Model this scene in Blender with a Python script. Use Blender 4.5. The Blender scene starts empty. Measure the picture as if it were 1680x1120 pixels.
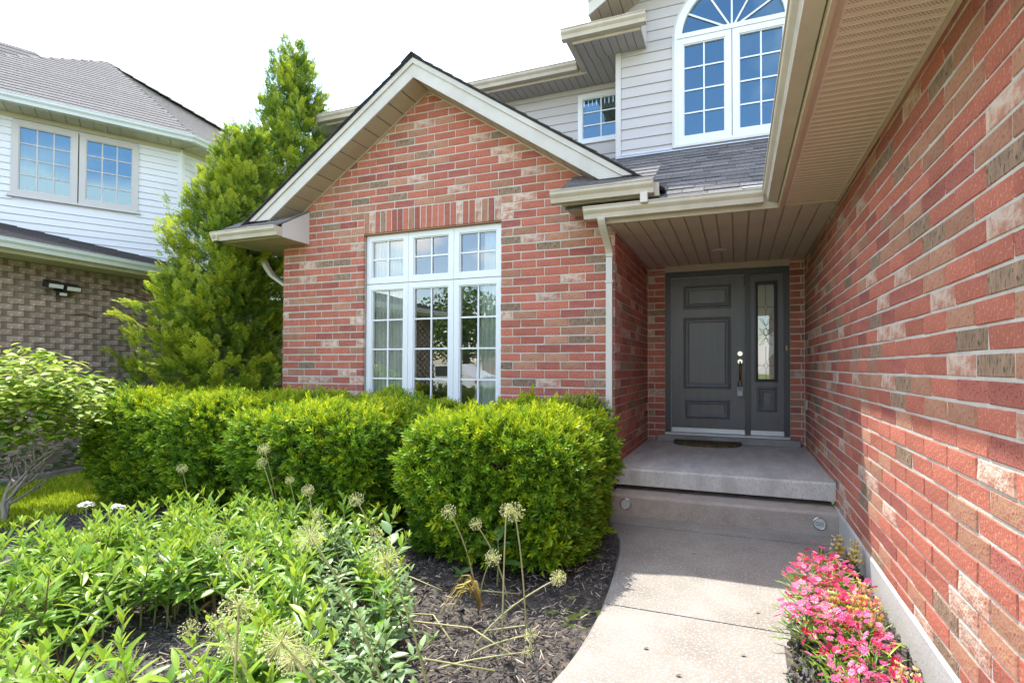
import bpy, math, random
import numpy as np
from mathutils import Matrix, Vector

random.seed(7)
rng = np.random.default_rng(7)
scene = bpy.context.scene
COL = scene.collection

# ------------------------------------------------------------------ camera
H_CAM = 1.36
F_PX, YAW, PITCH, ROLL = 846.08, 0.351314, 0.017516, 0.0029006
cam_d = bpy.data.cameras.new("camera")
cam_d.sensor_width = 36.0
cam_d.lens = F_PX / 1680 * 36
cam_d.shift_x = -60.0 / 1680
cam_d.shift_y = 26.19 / 1680
cam_d.clip_start = 0.05
cam_d.clip_end = 500
cam = bpy.data.objects.new("camera", cam_d)
COL.objects.link(cam)
fw = np.array([-math.sin(YAW) * math.cos(PITCH), math.cos(YAW) * math.cos(PITCH), math.sin(PITCH)])
rt = np.array([math.cos(YAW), math.sin(YAW), 0.0])
up = np.cross(rt, fw)
rt, up = rt * math.cos(ROLL) + up * math.sin(ROLL), -rt * math.sin(ROLL) + up * math.cos(ROLL)
M = Matrix.Identity(4)
for i in range(3):
    M[i][0], M[i][1], M[i][2] = rt[i], up[i], -fw[i]
M[0][3], M[1][3], M[2][3] = 0, 0, H_CAM
cam.matrix_world = M
scene.camera = cam

def px(p):
    """where a point shows in the frame, used only to rank pieces by size"""
    q = np.array(p, float) - np.array([0, 0, H_CAM])
    d = q @ fw
    return 900 + F_PX * (q @ rt) / d, 586.2 - F_PX * (q @ up) / d, d

# ------------------------------------------------------------------ light
SUN_AZ = math.atan2(-0.335, 0.326)          # from +Y towards +X
SUN_EL = math.atan2(1.0, math.hypot(0.335, 0.326))
SUN_STRENGTH, SKY_STRENGTH, EXPOSURE = 2.0, 0.15, 2.1
sun_d = bpy.data.lights.new("sun", 'SUN')
sun_d.energy = SUN_STRENGTH
sun_d.angle = math.radians(0.53)
sun_d.color = (1.0, 0.95, 0.86)
sun = bpy.data.objects.new("sun", sun_d)
COL.objects.link(sun)
sun.rotation_euler = Vector((-0.335, 0.326, 1.0)).to_track_quat('Z', 'Y').to_euler()

world = bpy.data.worlds.new("World")
scene.world = world
world.use_nodes = True
nt = world.node_tree
bg = nt.nodes['Background']
sky = nt.nodes.new('ShaderNodeTexSky')
sky.sky_type = 'NISHITA'
sky.sun_disc = False
sky.sun_elevation = SUN_EL
sky.sun_rotation = SUN_AZ
sky.air_density = 1.2
sky.ozone_density = 1.6
sky.dust_density = 1.0
tc = nt.nodes.new('ShaderNodeTexCoord')
sep = nt.nodes.new('ShaderNodeSeparateXYZ')
nt.links.new(tc.outputs['Generated'], sep.inputs[0])
addz = nt.nodes.new('ShaderNodeMath'); addz.operation = 'ADD'; addz.inputs[1].default_value = 0.22
nt.links.new(sep.outputs['Z'], addz.inputs[0])
dv = nt.nodes.new('ShaderNodeVectorMath'); dv.operation = 'DIVIDE'
cmb = nt.nodes.new('ShaderNodeCombineXYZ')
for k in range(3):
    nt.links.new(addz.outputs[0], cmb.inputs[k])
nt.links.new(tc.outputs['Generated'], dv.inputs[0]); nt.links.new(cmb.outputs[0], dv.inputs[1])
mp = nt.nodes.new('ShaderNodeMapping'); mp.inputs['Scale'].default_value = (1.3, 0.75, 1); mp.inputs['Rotation'].default_value = (0, 0, 0.7); mp.inputs['Location'].default_value = (17.577, 1.949, 0)
nt.links.new(dv.outputs[0], mp.inputs['Vector'])
cn = nt.nodes.new('ShaderNodeTexNoise'); cn.inputs['Scale'].default_value = 1.1; cn.inputs['Detail'].default_value = 7; cn.inputs['Roughness'].default_value = 0.52; cn.inputs['Distortion'].default_value = 0.25
nt.links.new(mp.outputs[0], cn.inputs['Vector'])
cr = nt.nodes.new('ShaderNodeValToRGB')
cr.color_ramp.elements[0].position = 0.465; cr.color_ramp.elements[0].color = (0, 0, 0, 1)
cr.color_ramp.elements[1].position = 0.585; cr.color_ramp.elements[1].color = (0.9, 0.9, 0.9, 1)
nt.links.new(cn.outputs['Fac'], cr.inputs['Fac'])
cmix = nt.nodes.new('ShaderNodeMixRGB')
cmix.inputs['Color2'].default_value = (6.2, 6.0, 5.7, 1)
nt.links.new(cr.outputs['Color'], cmix.inputs['Fac'])
nt.links.new(sky.outputs[0], cmix.inputs['Color1'])
nt.links.new(cmix.outputs[0], bg.inputs['Color'])
bg.inputs['Strength'].default_value = SKY_STRENGTH

vs = scene.view_settings
vs.view_transform = 'Standard'
vs.look = 'None'
vs.exposure = EXPOSURE
vs.gamma = 1.0
vs.use_curve_mapping = False
scene.render.engine = 'CYCLES'
scene.cycles.max_bounces = 8
scene.cycles.transparent_max_bounces = 12
scene.cycles.use_denoising = True
scene.cycles.sample_clamp_indirect = 6.0

# ------------------------------------------------------------------ materials
def lin(r, g, b):
    f = lambda c: (c / 255 / 12.92) if c <= 10.3 else ((c / 255 + 0.055) / 1.055) ** 2.4
    return (f(r), f(g), f(b))

MATS = {}
def node(nt, t, **kw):
    n = nt.nodes.new(t)
    for k, v in kw.items():
        setattr(n, k, v)
    return n

def material(name, col, rough=0.7, col2=None, scale=8.0, detail=4, bump=0.0, bscale=60.0, stretch=(1, 1, 1), spec=0.5, metal=0.0,
             speck=None, sscale=300.0, coords='Object', ramp=(0.35, 0.65), transl=0.0, rnd=0.0, sheen=0.0):
    m = bpy.data.materials.new(name)
    m.use_nodes = True
    nt = m.node_tree
    b = nt.nodes['Principled BSDF']
    b.inputs['Roughness'].default_value = rough
    b.inputs['Metallic'].default_value = metal
    b.inputs['Specular IOR Level'].default_value = spec
    b.inputs['Base Color'].default_value = (*col, 1)
    tcn = node(nt, 'ShaderNodeTexCoord')
    mpn = node(nt, 'ShaderNodeMapping')
    mpn.inputs['Scale'].default_value = stretch
    nt.links.new(tcn.outputs[coords], mpn.inputs['Vector'])
    out = None
    if col2 is not None:
        n = node(nt, 'ShaderNodeTexNoise')
        n.inputs['Scale'].default_value = scale
        n.inputs['Detail'].default_value = detail
        n.inputs['Roughness'].default_value = 0.6
        nt.links.new(mpn.outputs[0], n.inputs['Vector'])
        r = node(nt, 'ShaderNodeValToRGB')
        r.color_ramp.elements[0].position = ramp[0]
        r.color_ramp.elements[1].position = ramp[1]
        r.color_ramp.elements[0].color = (*col, 1)
        r.color_ramp.elements[1].color = (*col2, 1)
        nt.links.new(n.outputs['Fac'], r.inputs['Fac'])
        out = r.outputs['Color']
    if speck is not None:
        n = node(nt, 'ShaderNodeTexNoise')
        n.inputs['Scale'].default_value = sscale
        n.inputs['Detail'].default_value = 2
        nt.links.new(mpn.outputs[0], n.inputs['Vector'])
        r = node(nt, 'ShaderNodeValToRGB')
        r.color_ramp.elements[0].position = 0.56
        r.color_ramp.elements[1].position = 0.66
        r.color_ramp.elements[0].color = (0, 0, 0, 1)
        r.color_ramp.elements[1].color = (1, 1, 1, 1)
        nt.links.new(n.outputs['Fac'], r.inputs['Fac'])
        mx = node(nt, 'ShaderNodeMixRGB')
        mx.inputs['Color2'].default_value = (*speck, 1)
        if out is not None:
            nt.links.new(out, mx.inputs['Color1'])
        else:
            mx.inputs['Color1'].default_value = (*col, 1)
        nt.links.new(r.outputs['Color'], mx.inputs['Fac'])
        out = mx.outputs[0]
    if rnd:
        # per piece shade: an object property or a face attribute named rnd
        a1 = node(nt, 'ShaderNodeAttribute', attribute_type='OBJECT', attribute_name='rnd')
        a2 = node(nt, 'ShaderNodeAttribute', attribute_type='GEOMETRY', attribute_name='rnd')
        ad = node(nt, 'ShaderNodeMath', operation='ADD')
        nt.links.new(a1.outputs['Fac'], ad.inputs[0]); nt.links.new(a2.outputs['Fac'], ad.inputs[1])
        mr = node(nt, 'ShaderNodeMapRange')
        mr.inputs['To Min'].default_value = 1 - rnd
        mr.inputs['To Max'].default_value = 1 + rnd
        nt.links.new(ad.outputs[0], mr.inputs['Value'])
        hs = node(nt, 'ShaderNodeHueSaturation')
        nt.links.new(mr.outputs[0], hs.inputs['Value'])
        if out is not None:
            nt.links.new(out, hs.inputs['Color'])
        else:
            hs.inputs['Color'].default_value = (*col, 1)
        out = hs.outputs[0]
    if out is not None:
        nt.links.new(out, b.inputs['Base Color'])
    if bump:
        n = node(nt, 'ShaderNodeTexNoise')
        n.inputs['Scale'].default_value = bscale
        n.inputs['Detail'].default_value = 5
        nt.links.new(mpn.outputs[0], n.inputs['Vector'])
        bp = node(nt, 'ShaderNodeBump')
        bp.inputs['Strength'].default_value = bump
        bp.inputs['Distance'].default_value = 0.01
        nt.links.new(n.outputs['Fac'], bp.inputs['Height'])
        nt.links.new(bp.outputs[0], b.inputs['Normal'])
    if transl:
        tr = node(nt, 'ShaderNodeBsdfTranslucent')
        mixs = node(nt, 'ShaderNodeMixShader')
        mixs.inputs[0].default_value = transl
        if out is not None:
            nt.links.new(out, tr.inputs['Color'])
        else:
            tr.inputs['Color'].default_value = (*col, 1)
        nt.links.new(b.outputs[0], mixs.inputs[1]); nt.links.new(tr.outputs[0], mixs.inputs[2])
        nt.links.new(mixs.outputs[0], nt.nodes['Material Output'].inputs['Surface'])
    MATS[name] = m
    return m

def leaf_material(name, dark, mid, bright, transl=0.35, rough=0.5, spec=0.35):
    """leaf colour from the per leaf attribute rnd (0 old leaf .. 1 new growth; yew tops also carry painted sun)"""
    m = bpy.data.materials.new(name)
    m.use_nodes = True
    nt = m.node_tree
    b = nt.nodes['Principled BSDF']
    b.inputs['Roughness'].default_value = rough
    b.inputs['Specular IOR Level'].default_value = spec
    a1 = node(nt, 'ShaderNodeAttribute', attribute_type='OBJECT', attribute_name='rnd')
    a2 = node(nt, 'ShaderNodeAttribute', attribute_type='GEOMETRY', attribute_name='rnd')
    ad = node(nt, 'ShaderNodeMath', operation='ADD')
    nt.links.new(a1.outputs['Fac'], ad.inputs[0]); nt.links.new(a2.outputs['Fac'], ad.inputs[1])
    r = node(nt, 'ShaderNodeValToRGB')
    e = r.color_ramp.elements
    e[0].color = (*dark, 1); e[1].color = (*bright, 1)
    q = e.new(0.5); q.color = (*mid, 1)
    nt.links.new(ad.outputs[0], r.inputs['Fac'])
    nt.links.new(r.outputs['Color'], b.inputs['Base Color'])
    tr = node(nt, 'ShaderNodeBsdfTranslucent')
    nt.links.new(r.outputs['Color'], tr.inputs['Color'])
    mixs = node(nt, 'ShaderNodeMixShader'); mixs.inputs[0].default_value = transl
    nt.links.new(b.outputs[0], mixs.inputs[1]); nt.links.new(tr.outputs[0], mixs.inputs[2])
    nt.links.new(mixs.outputs[0], nt.nodes['Material Output'].inputs['Surface'])
    MATS[name] = m
    return m

def glass_material(name, tint, refl, coat=(1, 1, 1)):
    m = bpy.data.materials.new(name)
    m.use_nodes = True
    nt = m.node_tree
    nt.nodes.remove(nt.nodes['Principled BSDF'])
    t = node(nt, 'ShaderNodeBsdfTransparent'); t.inputs['Color'].default_value = (*tint, 1)
    g = node(nt, 'ShaderNodeBsdfGlossy'); g.inputs['Roughness'].default_value = 0.0; g.inputs['Color'].default_value = (*coat, 1)
    lw = node(nt, 'ShaderNodeFresnel'); lw.inputs['IOR'].default_value = 1.5
    mr = node(nt, 'ShaderNodeMapRange'); mr.inputs['From Min'].default_value = 0.04; mr.inputs['To Min'].default_value = refl; mr.inputs['To Max'].default_value = 1.0
    nt.links.new(lw.outputs[0], mr.inputs['Value'])
    tcn = node(nt, 'ShaderNodeTexCoord'); n = node(nt, 'ShaderNodeTexNoise'); n.inputs['Scale'].default_value = 2.2; n.inputs['Detail'].default_value = 1
    nt.links.new(tcn.outputs['Object'], n.inputs['Vector'])
    bp = node(nt, 'ShaderNodeBump'); bp.inputs['Strength'].default_value = 0.05; bp.inputs['Distance'].default_value = 0.02
    nt.links.new(n.outputs['Fac'], bp.inputs['Height']); nt.links.new(bp.outputs[0], g.inputs['Normal'])
    mx = node(nt, 'ShaderNodeMixShader')
    nt.links.new(mr.outputs[0], mx.inputs[0]); nt.links.new(t.outputs[0], mx.inputs[1]); nt.links.new(g.outputs[0], mx.inputs[2])
    nt.links.new(mx.outputs[0], nt.nodes['Material Output'].inputs['Surface'])
    MATS[name] = m
    return m

material('mortar', (0.60, 0.56, 0.50), 0.95, (0.49, 0.45, 0.40), 9, bump=0.5, bscale=120)
material('brick_red', (0.45, 0.140, 0.090), 0.88, (0.37, 0.105, 0.068), 9, bump=0.38, bscale=90, speck=(0.52, 0.23, 0.155), sscale=90, rnd=0.16)
material('brick_plum', (0.33, 0.092, 0.068), 0.88, (0.39, 0.130, 0.094), 10, bump=0.38, bscale=90, speck=(0.14, 0.035, 0.03), sscale=110, rnd=0.16)
material('brick_tan', (0.43, 0.235, 0.148), 0.88, (0.36, 0.165, 0.10), 12, bump=0.38, bscale=80, speck=(0.33, 0.10, 0.07), sscale=70, rnd=0.16)
material('brick_dark', (0.21, 0.145, 0.095), 0.9, (0.36, 0.225, 0.145), 16, bump=0.8, bscale=70, speck=(0.10, 0.075, 0.055), sscale=50, stretch=(1.6, 1.6, 0.7), rnd=0.16)
material('brick_pale', (0.60, 0.46, 0.37), 0.9, (0.43, 0.20, 0.135), 14, detail=7, bump=0.8, bscale=70, ramp=(0.42, 0.60), rnd=0.12)
material('foundation', (0.52, 0.51, 0.49), 0.9, (0.43, 0.42, 0.40), 2.5, bump=0.3, bscale=60)
material('concrete_walk', (0.295, 0.275, 0.245), 0.92, (0.225, 0.20, 0.172), 2.6, detail=9, bump=0.5, bscale=120, speck=(0.42, 0.40, 0.37), sscale=75)
material('concrete_step', (0.43, 0.375, 0.325), 0.92, (0.32, 0.265, 0.22), 4.5, detail=9, bump=0.45, bscale=110, speck=(0.44, 0.39, 0.34), sscale=70)
material('concrete_drive', (0.50, 0.47, 0.43), 0.92, (0.42, 0.39, 0.355), 1.5, bump=0.3, bscale=80)
material('concrete_porch', (0.61, 0.58, 0.53), 0.9, (0.43, 0.405, 0.365), 2.6, detail=9, bump=0.3, bscale=45, stretch=(2.2, 0.8, 1), speck=(0.37, 0.35, 0.33), sscale=60)
material('stone_sill', (0.34, 0.33, 0.31), 0.9, (0.24, 0.23, 0.215), 5, bump=0.3, bscale=60)
material('gutter', (0.56, 0.495, 0.40), 0.45, (0.48, 0.42, 0.335), 5, detail=8, stretch=(1, 1, 0.35), spec=0.4)
material('downpipe', (0.62, 0.58, 0.51), 0.45, (0.55, 0.51, 0.44), 2.0)
material('soffit_brown', (0.52, 0.43, 0.345), 0.55, (0.47, 0.385, 0.305), 3.0)
material('soffit_tan', (0.43, 0.36, 0.27), 0.55, (0.38, 0.315, 0.235), 2.0)
material('soffit_grey', (0.40, 0.365, 0.34), 0.55, (0.36, 0.33, 0.305), 2.0)
material('soffit_green', (0.50, 0.48, 0.36), 0.6, (0.44, 0.42, 0.31), 2.0)
material('fascia_white', (0.56, 0.53, 0.475), 0.5, (0.48, 0.45, 0.40), 4, detail=8)
material('fascia_brown', (0.54, 0.42, 0.30), 0.5, (0.50, 0.385, 0.27), 1.4)
material('siding_grey', (0.53, 0.505, 0.49), 0.6, (0.49, 0.465, 0.45), 1.2, stretch=(0.5, 0.5, 6))
material('siding_white', (0.70, 0.73, 0.77), 0.6, (0.65, 0.68, 0.73), 1.2, stretch=(0.5, 0.5, 6))
material('trim_grey', (0.62, 0.60, 0.57), 0.5, (0.57, 0.55, 0.52), 1.0)
material('window_white', (0.78, 0.80, 0.81), 0.35, (0.74, 0.76, 0.78), 1.5)
material('window_grey', (0.52, 0.51, 0.50), 0.4, (0.48, 0.47, 0.46), 1.5)
material('neighbour_gutter', (0.62, 0.68, 0.70), 0.45, (0.57, 0.63, 0.65), 1.2)
material('shingle_grey', (0.165, 0.155, 0.152), 0.95, (0.095, 0.09, 0.088), 40, bump=0.8, bscale=260, rnd=0.28, speck=(0.25, 0.24, 0.235), sscale=150)
material('shingle_dark', (0.050, 0.048, 0.052), 0.95, (0.085, 0.08, 0.08), 40, bump=0.8, bscale=260, rnd=0.25)
material('door_paint', (0.115, 0.117, 0.124), 0.34, (0.094, 0.096, 0.103), 2, bump=0.12, bscale=40, stretch=(5, 5, 0.6))
material('door_frame', (0.055, 0.057, 0.063), 0.42, (0.048, 0.050, 0.056), 2)
material('chrome', (0.62, 0.60, 0.56), 0.25, metal=1.0)
material('brass', (0.66, 0.46, 0.14), 0.35, (0.6, 0.4, 0.1), 9, metal=0.25)
material('bronze', (0.22, 0.10, 0.05), 0.3, metal=0.9)
material('lock_grey', (0.42, 0.43, 0.44), 0.5, (0.36, 0.37, 0.38), 10)
material('black_plastic', (0.022, 0.022, 0.024), 0.45, (0.03, 0.03, 0.032), 10)
material('lamp_lens', (0.62, 0.64, 0.62), 0.25, (0.52, 0.54, 0.52), 60, spec=0.6)
material('lead_came', (0.03, 0.03, 0.03), 0.5, metal=0.6)
material('aluminium', (0.58, 0.60, 0.63), 0.38, (0.50, 0.52, 0.55), 3, metal=0.7)
material('mat_coir', (0.17, 0.095, 0.045), 1.0, (0.05, 0.055, 0.02), 14, bump=1.0, bscale=160, ramp=(0.42, 0.55))
material('interior', (0.10, 0.10, 0.095), 0.9, (0.085, 0.085, 0.08), 1.0)
material('interior_floor', (0.14, 0.09, 0.055), 0.6, (0.11, 0.07, 0.04), 4.0)
material('curtain', (0.90, 0.92, 0.89), 0.9, (0.78, 0.81, 0.78), 2.0, transl=0.4)
material('blind', (0.62, 0.60, 0.55), 0.8, (0.55, 0.53, 0.48), 2.0, transl=0.2)
material('mulch', (0.040, 0.036, 0.033), 1.0, (0.095, 0.082, 0.070), 26, bump=1.0, bscale=55, speck=(0.15, 0.115, 0.085), sscale=34)
material('chip', (0.058, 0.052, 0.048), 0.95, (0.13, 0.112, 0.096), 20, rnd=0.6)
material('straw', (0.40, 0.34, 0.26), 0.9, (0.27, 0.21, 0.16), 8, rnd=0.5)
material('soil_lawn', (0.17, 0.25, 0.03), 1.0, (0.25, 0.30, 0.05), 6, bump=0.6, bscale=80)
material('asphalt', (0.075, 0.075, 0.077), 0.95, (0.055, 0.055, 0.057), 3, bump=0.4, bscale=140, speck=(0.14, 0.14, 0.14), sscale=120)
material('bark', (0.12, 0.085, 0.06), 0.95, (0.20, 0.155, 0.115), 18, bump=1.0, bscale=40, stretch=(3, 3, 0.6))
material('bark_grey', (0.24, 0.215, 0.175), 0.95, (0.34, 0.315, 0.265), 18, bump=0.8, bscale=50, stretch=(3, 3, 0.6))
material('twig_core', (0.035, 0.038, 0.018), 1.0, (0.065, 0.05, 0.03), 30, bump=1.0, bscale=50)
material('stem_green', (0.20, 0.26, 0.07), 0.6, (0.27, 0.28, 0.10), 10)
material('stem_dry', (0.40, 0.37, 0.18), 0.7, (0.30, 0.30, 0.13), 10)
material('stem_brown', (0.20, 0.085, 0.05), 0.7, (0.13, 0.08, 0.04), 10)
material('brick_neighbour', (0.33, 0.255, 0.215), 0.92, (0.235, 0.185, 0.15), 9, bump=0.6, bscale=60, speck=(0.40, 0.34, 0.30), sscale=28, rnd=0.20)
material('mortar_dark', (0.21, 0.165, 0.135), 0.95, (0.17, 0.135, 0.11), 6)
material('car_paint', (0.78, 0.79, 0.80), 0.2, (0.76, 0.77, 0.78), 1.0)
material('car_red', (0.35, 0.01, 0.01), 0.25, (0.3, 0.01, 0.01), 1.0)
material('rubber', (0.015, 0.015, 0.015), 0.8, (0.022, 0.022, 0.022), 20)
material('wall_far', (0.36, 0.22, 0.16), 0.9, (0.30, 0.18, 0.13), 4)
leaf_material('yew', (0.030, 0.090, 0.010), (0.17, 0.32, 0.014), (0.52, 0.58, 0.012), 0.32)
leaf_material('cedar', (0.025, 0.065, 0.012), (0.13, 0.235, 0.022), (0.46, 0.52, 0.035), 0.42, 0.6)
leaf_material('shrub_leaf', (0.08, 0.17, 0.02), (0.25, 0.38, 0.04), (0.58, 0.62, 0.13), 0.40, 0.45)
leaf_material('perennial_leaf', (0.065, 0.17, 0.018), (0.19, 0.36, 0.035), (0.42, 0.53, 0.05), 0.38, 0.36, 0.55)
leaf_material('silver_leaf', (0.11, 0.21, 0.075), (0.20, 0.32, 0.13), (0.32, 0.44, 0.17), 0.30, 0.34, 0.6)
leaf_material('hosta_leaf', (0.05, 0.12, 0.025), (0.09, 0.20, 0.04), (0.20, 0.32, 0.06), 0.35, 0.4, 0.5)
leaf_material('dry_leaf', (0.13, 0.06, 0.025), (0.28, 0.17, 0.07), (0.46, 0.40, 0.08), 0.3, 0.8)
leaf_material('grass', (0.22, 0.36, 0.012), (0.42, 0.53, 0.02), (0.58, 0.60, 0.06), 0.4, 0.6)
leaf_material('purple_leaf', (0.028, 0.022, 0.026), (0.06, 0.052, 0.055), (0.12, 0.11, 0.105), 0.15, 0.5)
leaf_material('far_leaf', (0.04, 0.085, 0.014), (0.11, 0.20, 0.03), (0.28, 0.36, 0.06), 0.25, 0.6)
leaf_material('petal_pink', (0.68, 0.08, 0.26), (0.76, 0.19, 0.38), (0.82, 0.40, 0.54), 0.30, 0.6)
leaf_material('petal_rose', (0.62, 0.012, 0.09), (0.72, 0.04, 0.15), (0.80, 0.12, 0.25), 0.30, 0.6)
leaf_material('petal_gold', (0.80, 0.42, 0.05), (0.86, 0.62, 0.16), (0.90, 0.82, 0.50), 0.35, 0.6)
leaf_material('allium', (0.38, 0.42, 0.12), (0.58, 0.58, 0.27), (0.72, 0.66, 0.45), 0.25, 0.7)
leaf_material('petal_white', (0.72, 0.72, 0.66), (0.80, 0.80, 0.76), (0.84, 0.84, 0.82), 0.25, 0.7)
glass_material('glass', (0.90, 0.95, 0.93), 0.20)
glass_material('glass_upper', (0.40, 0.45, 0.48), 0.20, (0.50, 0.80, 1.0))
glass_material('glass_side', (0.9, 0.94, 0.92), 0.14)

# ------------------------------------------------------------------ mesh helpers
def tag(o, label=None, cat=None, group=None, kind=None):
    if label: o['label'] = label
    if cat: o['category'] = cat
    if group: o['group'] = group
    if kind: o['kind'] = kind
    return o

def empty(name, loc=(0, 0, 0), **kw):
    o = bpy.data.objects.new(name, None)
    o.empty_display_size = 0.1
    o.location = loc
    COL.objects.link(o)
    return tag(o, **kw)

def adopt(o, parent, local=False):
    o.parent = parent
    if parent.type == 'EMPTY' and not local:
        o.matrix_parent_inverse = Matrix.Translation(-Vector(parent.location))

class MB:
    def __init__(s):
        s.v, s.f, s.mi, s.rn = [], [], [], []
    def add(s, verts, faces, mi=0, r=0.5):
        o = len(s.v)
        s.v.extend([tuple(map(float, p)) for p in verts])
        s.f.extend([tuple(i + o for i in f) for f in faces])
        s.mi.extend([mi] * len(faces)); s.rn.extend([r] * len(faces))
        return s
    def box(s, x0, x1, y0, y1, z0, z1, mi=0, r=0.5):
        return s.add([(x0, y0, z0), (x1, y0, z0), (x1, y1, z0), (x0, y1, z0), (x0, y0, z1), (x1, y0, z1), (x1, y1, z1), (x0, y1, z1)],
                     [(0, 3, 2, 1), (4, 5, 6, 7), (0, 1, 5, 4), (1, 2, 6, 5), (2, 3, 7, 6), (3, 0, 4, 7)], mi, r)
    def bevel_box(s, x0, x1, y0, y1, z0, z1, b=0.004, mi=0, r=0.5):
        cx, cy, cz = (x0 + x1) / 2, (y0 + y1) / 2, (z0 + z1) / 2
        hx, hy, hz = (x1 - x0) / 2, (y1 - y0) / 2, (z1 - z0) / 2
        vs, idx = [], {}
        for ax in range(3):
            for sx in (-1, 1):
                for sy in (-1, 1):
                    for sz in (-1, 1):
                        h = [hx - b, hy - b, hz - b]
                        h[ax] += b
                        idx[(ax, sx, sy, sz)] = len(vs)
                        vs.append((cx + sx * h[0], cy + sy * h[1], cz + sz * h[2]))
        fs = []
        g = lambda ax, *sg: idx[(ax, *sg)]
        for ax in range(3):
            for sg in (-1, 1):
                o = [a for a in range(3) if a != ax]
                q = []
                for a, b2 in ((-1, -1), (1, -1), (1, 1), (-1, 1)):
                    t = [0, 0, 0]; t[ax] = sg; t[o[0]] = a; t[o[1]] = b2
                    q.append(g(ax, *t))
                if (sg == 1) == (ax == 1): q.reverse()
                fs.append(tuple(q))
        for ax in range(3):                       # edges
            o = [a for a in range(3) if a != ax]
            for a in (-1, 1):
                for b2 in (-1, 1):
                    t0 = [0, 0, 0]; t0[o[0]] = a; t0[o[1]] = b2
                    t1 = list(t0); t0[ax] = -1; t1[ax] = 1
                    fs.append((g(o[0], *t0), g(o[0], *t1), g(o[1], *t1), g(o[1], *t0)))
        for sx in (-1, 1):
            for sy in (-1, 1):
                for sz in (-1, 1):
                    fs.append((g(0, sx, sy, sz), g(1, sx, sy, sz), g(2, sx, sy, sz)))
        return s.add(vs, fs, mi, r)
    def prism(s, prof, a, b, frame, mi=0, r=0.5):
        """profile of (p, q) points swept from a to b; frame(t, p, q) -> xyz"""
        n = len(prof)
        vs = [frame(a, *p) for p in prof] + [frame(b, *p) for p in prof]
        fs = [(i, (i + 1) % n, n + (i + 1) % n, n + i) for i in range(n)]
        fs += [tuple(range(n - 1, -1, -1)), tuple(range(n, 2 * n))]
        return s.add(vs, fs, mi, r)
    def tube(s, pts, rad, seg=6, mi=0, r=0.5):
        pts = [np.array(p, float) for p in pts]
        n = len(pts)
        rads = [rad] * n if np.isscalar(rad) else list(rad)
        vs, fs = [], []
        for i, p in enumerate(pts):
            d = pts[min(i + 1, n - 1)] - pts[max(i - 1, 0)]
            d /= (np.linalg.norm(d) + 1e-9)
            a = np.cross(d, [0, 0, 1.0] if abs(d[2]) < 0.9 else [1.0, 0, 0]); a /= np.linalg.norm(a)
            b = np.cross(d, a)
            for k in range(seg):
                t = 2 * math.pi * k / seg
                vs.append(p + rads[i] * (a * math.cos(t) + b * math.sin(t)))
        for i in range(n - 1):
            for k in range(seg):
                k2 = (k + 1) % seg
                fs.append((i * seg + k, i * seg + k2, (i + 1) * seg + k2, (i + 1) * seg + k))
        fs += [tuple(range(seg - 1, -1, -1)), tuple((n - 1) * seg + k for k in range(seg))]
        return s.add(vs, fs, mi, r)
    def disc(s, c, nrm, r0, r1, h, seg=20, mi=0, r=0.5):
        """a short frustum on point c along nrm"""
        c = np.array(c, float); d = np.array(nrm, float); d /= np.linalg.norm(d)
        a = np.cross(d, [0, 0, 1.0] if abs(d[2]) < 0.9 else [1.0, 0, 0]); a /= np.linalg.norm(a); b = np.cross(d, a)
        vs = [c + r0 * (a * math.cos(2 * math.pi * k / seg) + b * math.sin(2 * math.pi * k / seg)) for k in range(seg)]
        vs += [c + d * h + r1 * (a * math.cos(2 * math.pi * k / seg) + b * math.sin(2 * math.pi * k / seg)) for k in range(seg)]
        fs = [(k, (k + 1) % seg, seg + (k + 1) % seg, seg + k) for k in range(seg)]
        fs += [tuple(range(seg - 1, -1, -1)), tuple(range(seg, 2 * seg))]
        return s.add(vs, fs, mi, r)
    def mesh(s, name, mats, attr=False, smooth=False):
        me = bpy.data.meshes.new(name)
        me.from_pydata(s.v, [], s.f)
        for m in ([mats] if isinstance(mats, str) else mats):
            me.materials.append(MATS[m])
        if any(s.mi):
            me.polygons.foreach_set('material_index', s.mi)
        if attr:
            a = me.attributes.new('rnd', 'FLOAT', 'FACE'); a.data.foreach_set('value', s.rn)
        if smooth:
            me.polygons.foreach_set('use_smooth', [True] * len(s.f))
        me.update()
        return me
    def build(s, name, mats, parent=None, attr=False, smooth=False, local=False):
        o = bpy.data.objects.new(name, s.mesh(name, mats, attr, smooth))
        COL.objects.link(o)
        if parent is not None: adopt(o, parent, local)
        return o

def put(name, me, parent, loc=(0, 0, 0), rot=(0, 0, 0), scale=(1, 1, 1), rnd=None, local=False):
    o = bpy.data.objects.new(name, me)
    COL.objects.link(o)
    o.location, o.rotation_euler, o.scale = loc, rot, scale
    if parent is not None: adopt(o, parent, local)
    if rnd is not None: o['rnd'] = float(rnd)
    return o

def np_mesh(name, V, Fc, mat, rnd=None, parent=None, local=False, smooth=False):
    """V (n,3) and quads or tris Fc (m,k) as one mesh, rnd per face"""
    me = bpy.data.meshes.new(name)
    k = Fc.shape[1]
    me.vertices.add(len(V)); me.vertices.foreach_set('co', V.astype(np.float32).ravel())
    me.loops.add(Fc.size); me.loops.foreach_set('vertex_index', Fc.astype(np.int32).ravel())
    me.polygons.add(len(Fc)); me.polygons.foreach_set('loop_start', np.arange(0, Fc.size, k, dtype=np.int32))
    me.materials.append(MATS[mat])
    if rnd is not None:
        a = me.attributes.new('rnd', 'FLOAT', 'FACE'); a.data.foreach_set('value', rnd.astype(np.float32))
    me.update(calc_edges=True)
    if smooth:
        me.polygons.foreach_set('use_smooth', [True] * len(Fc))
    o = bpy.data.objects.new(name, me)
    COL.objects.link(o)
    if parent is not None: adopt(o, parent, local)
    return o

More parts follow.
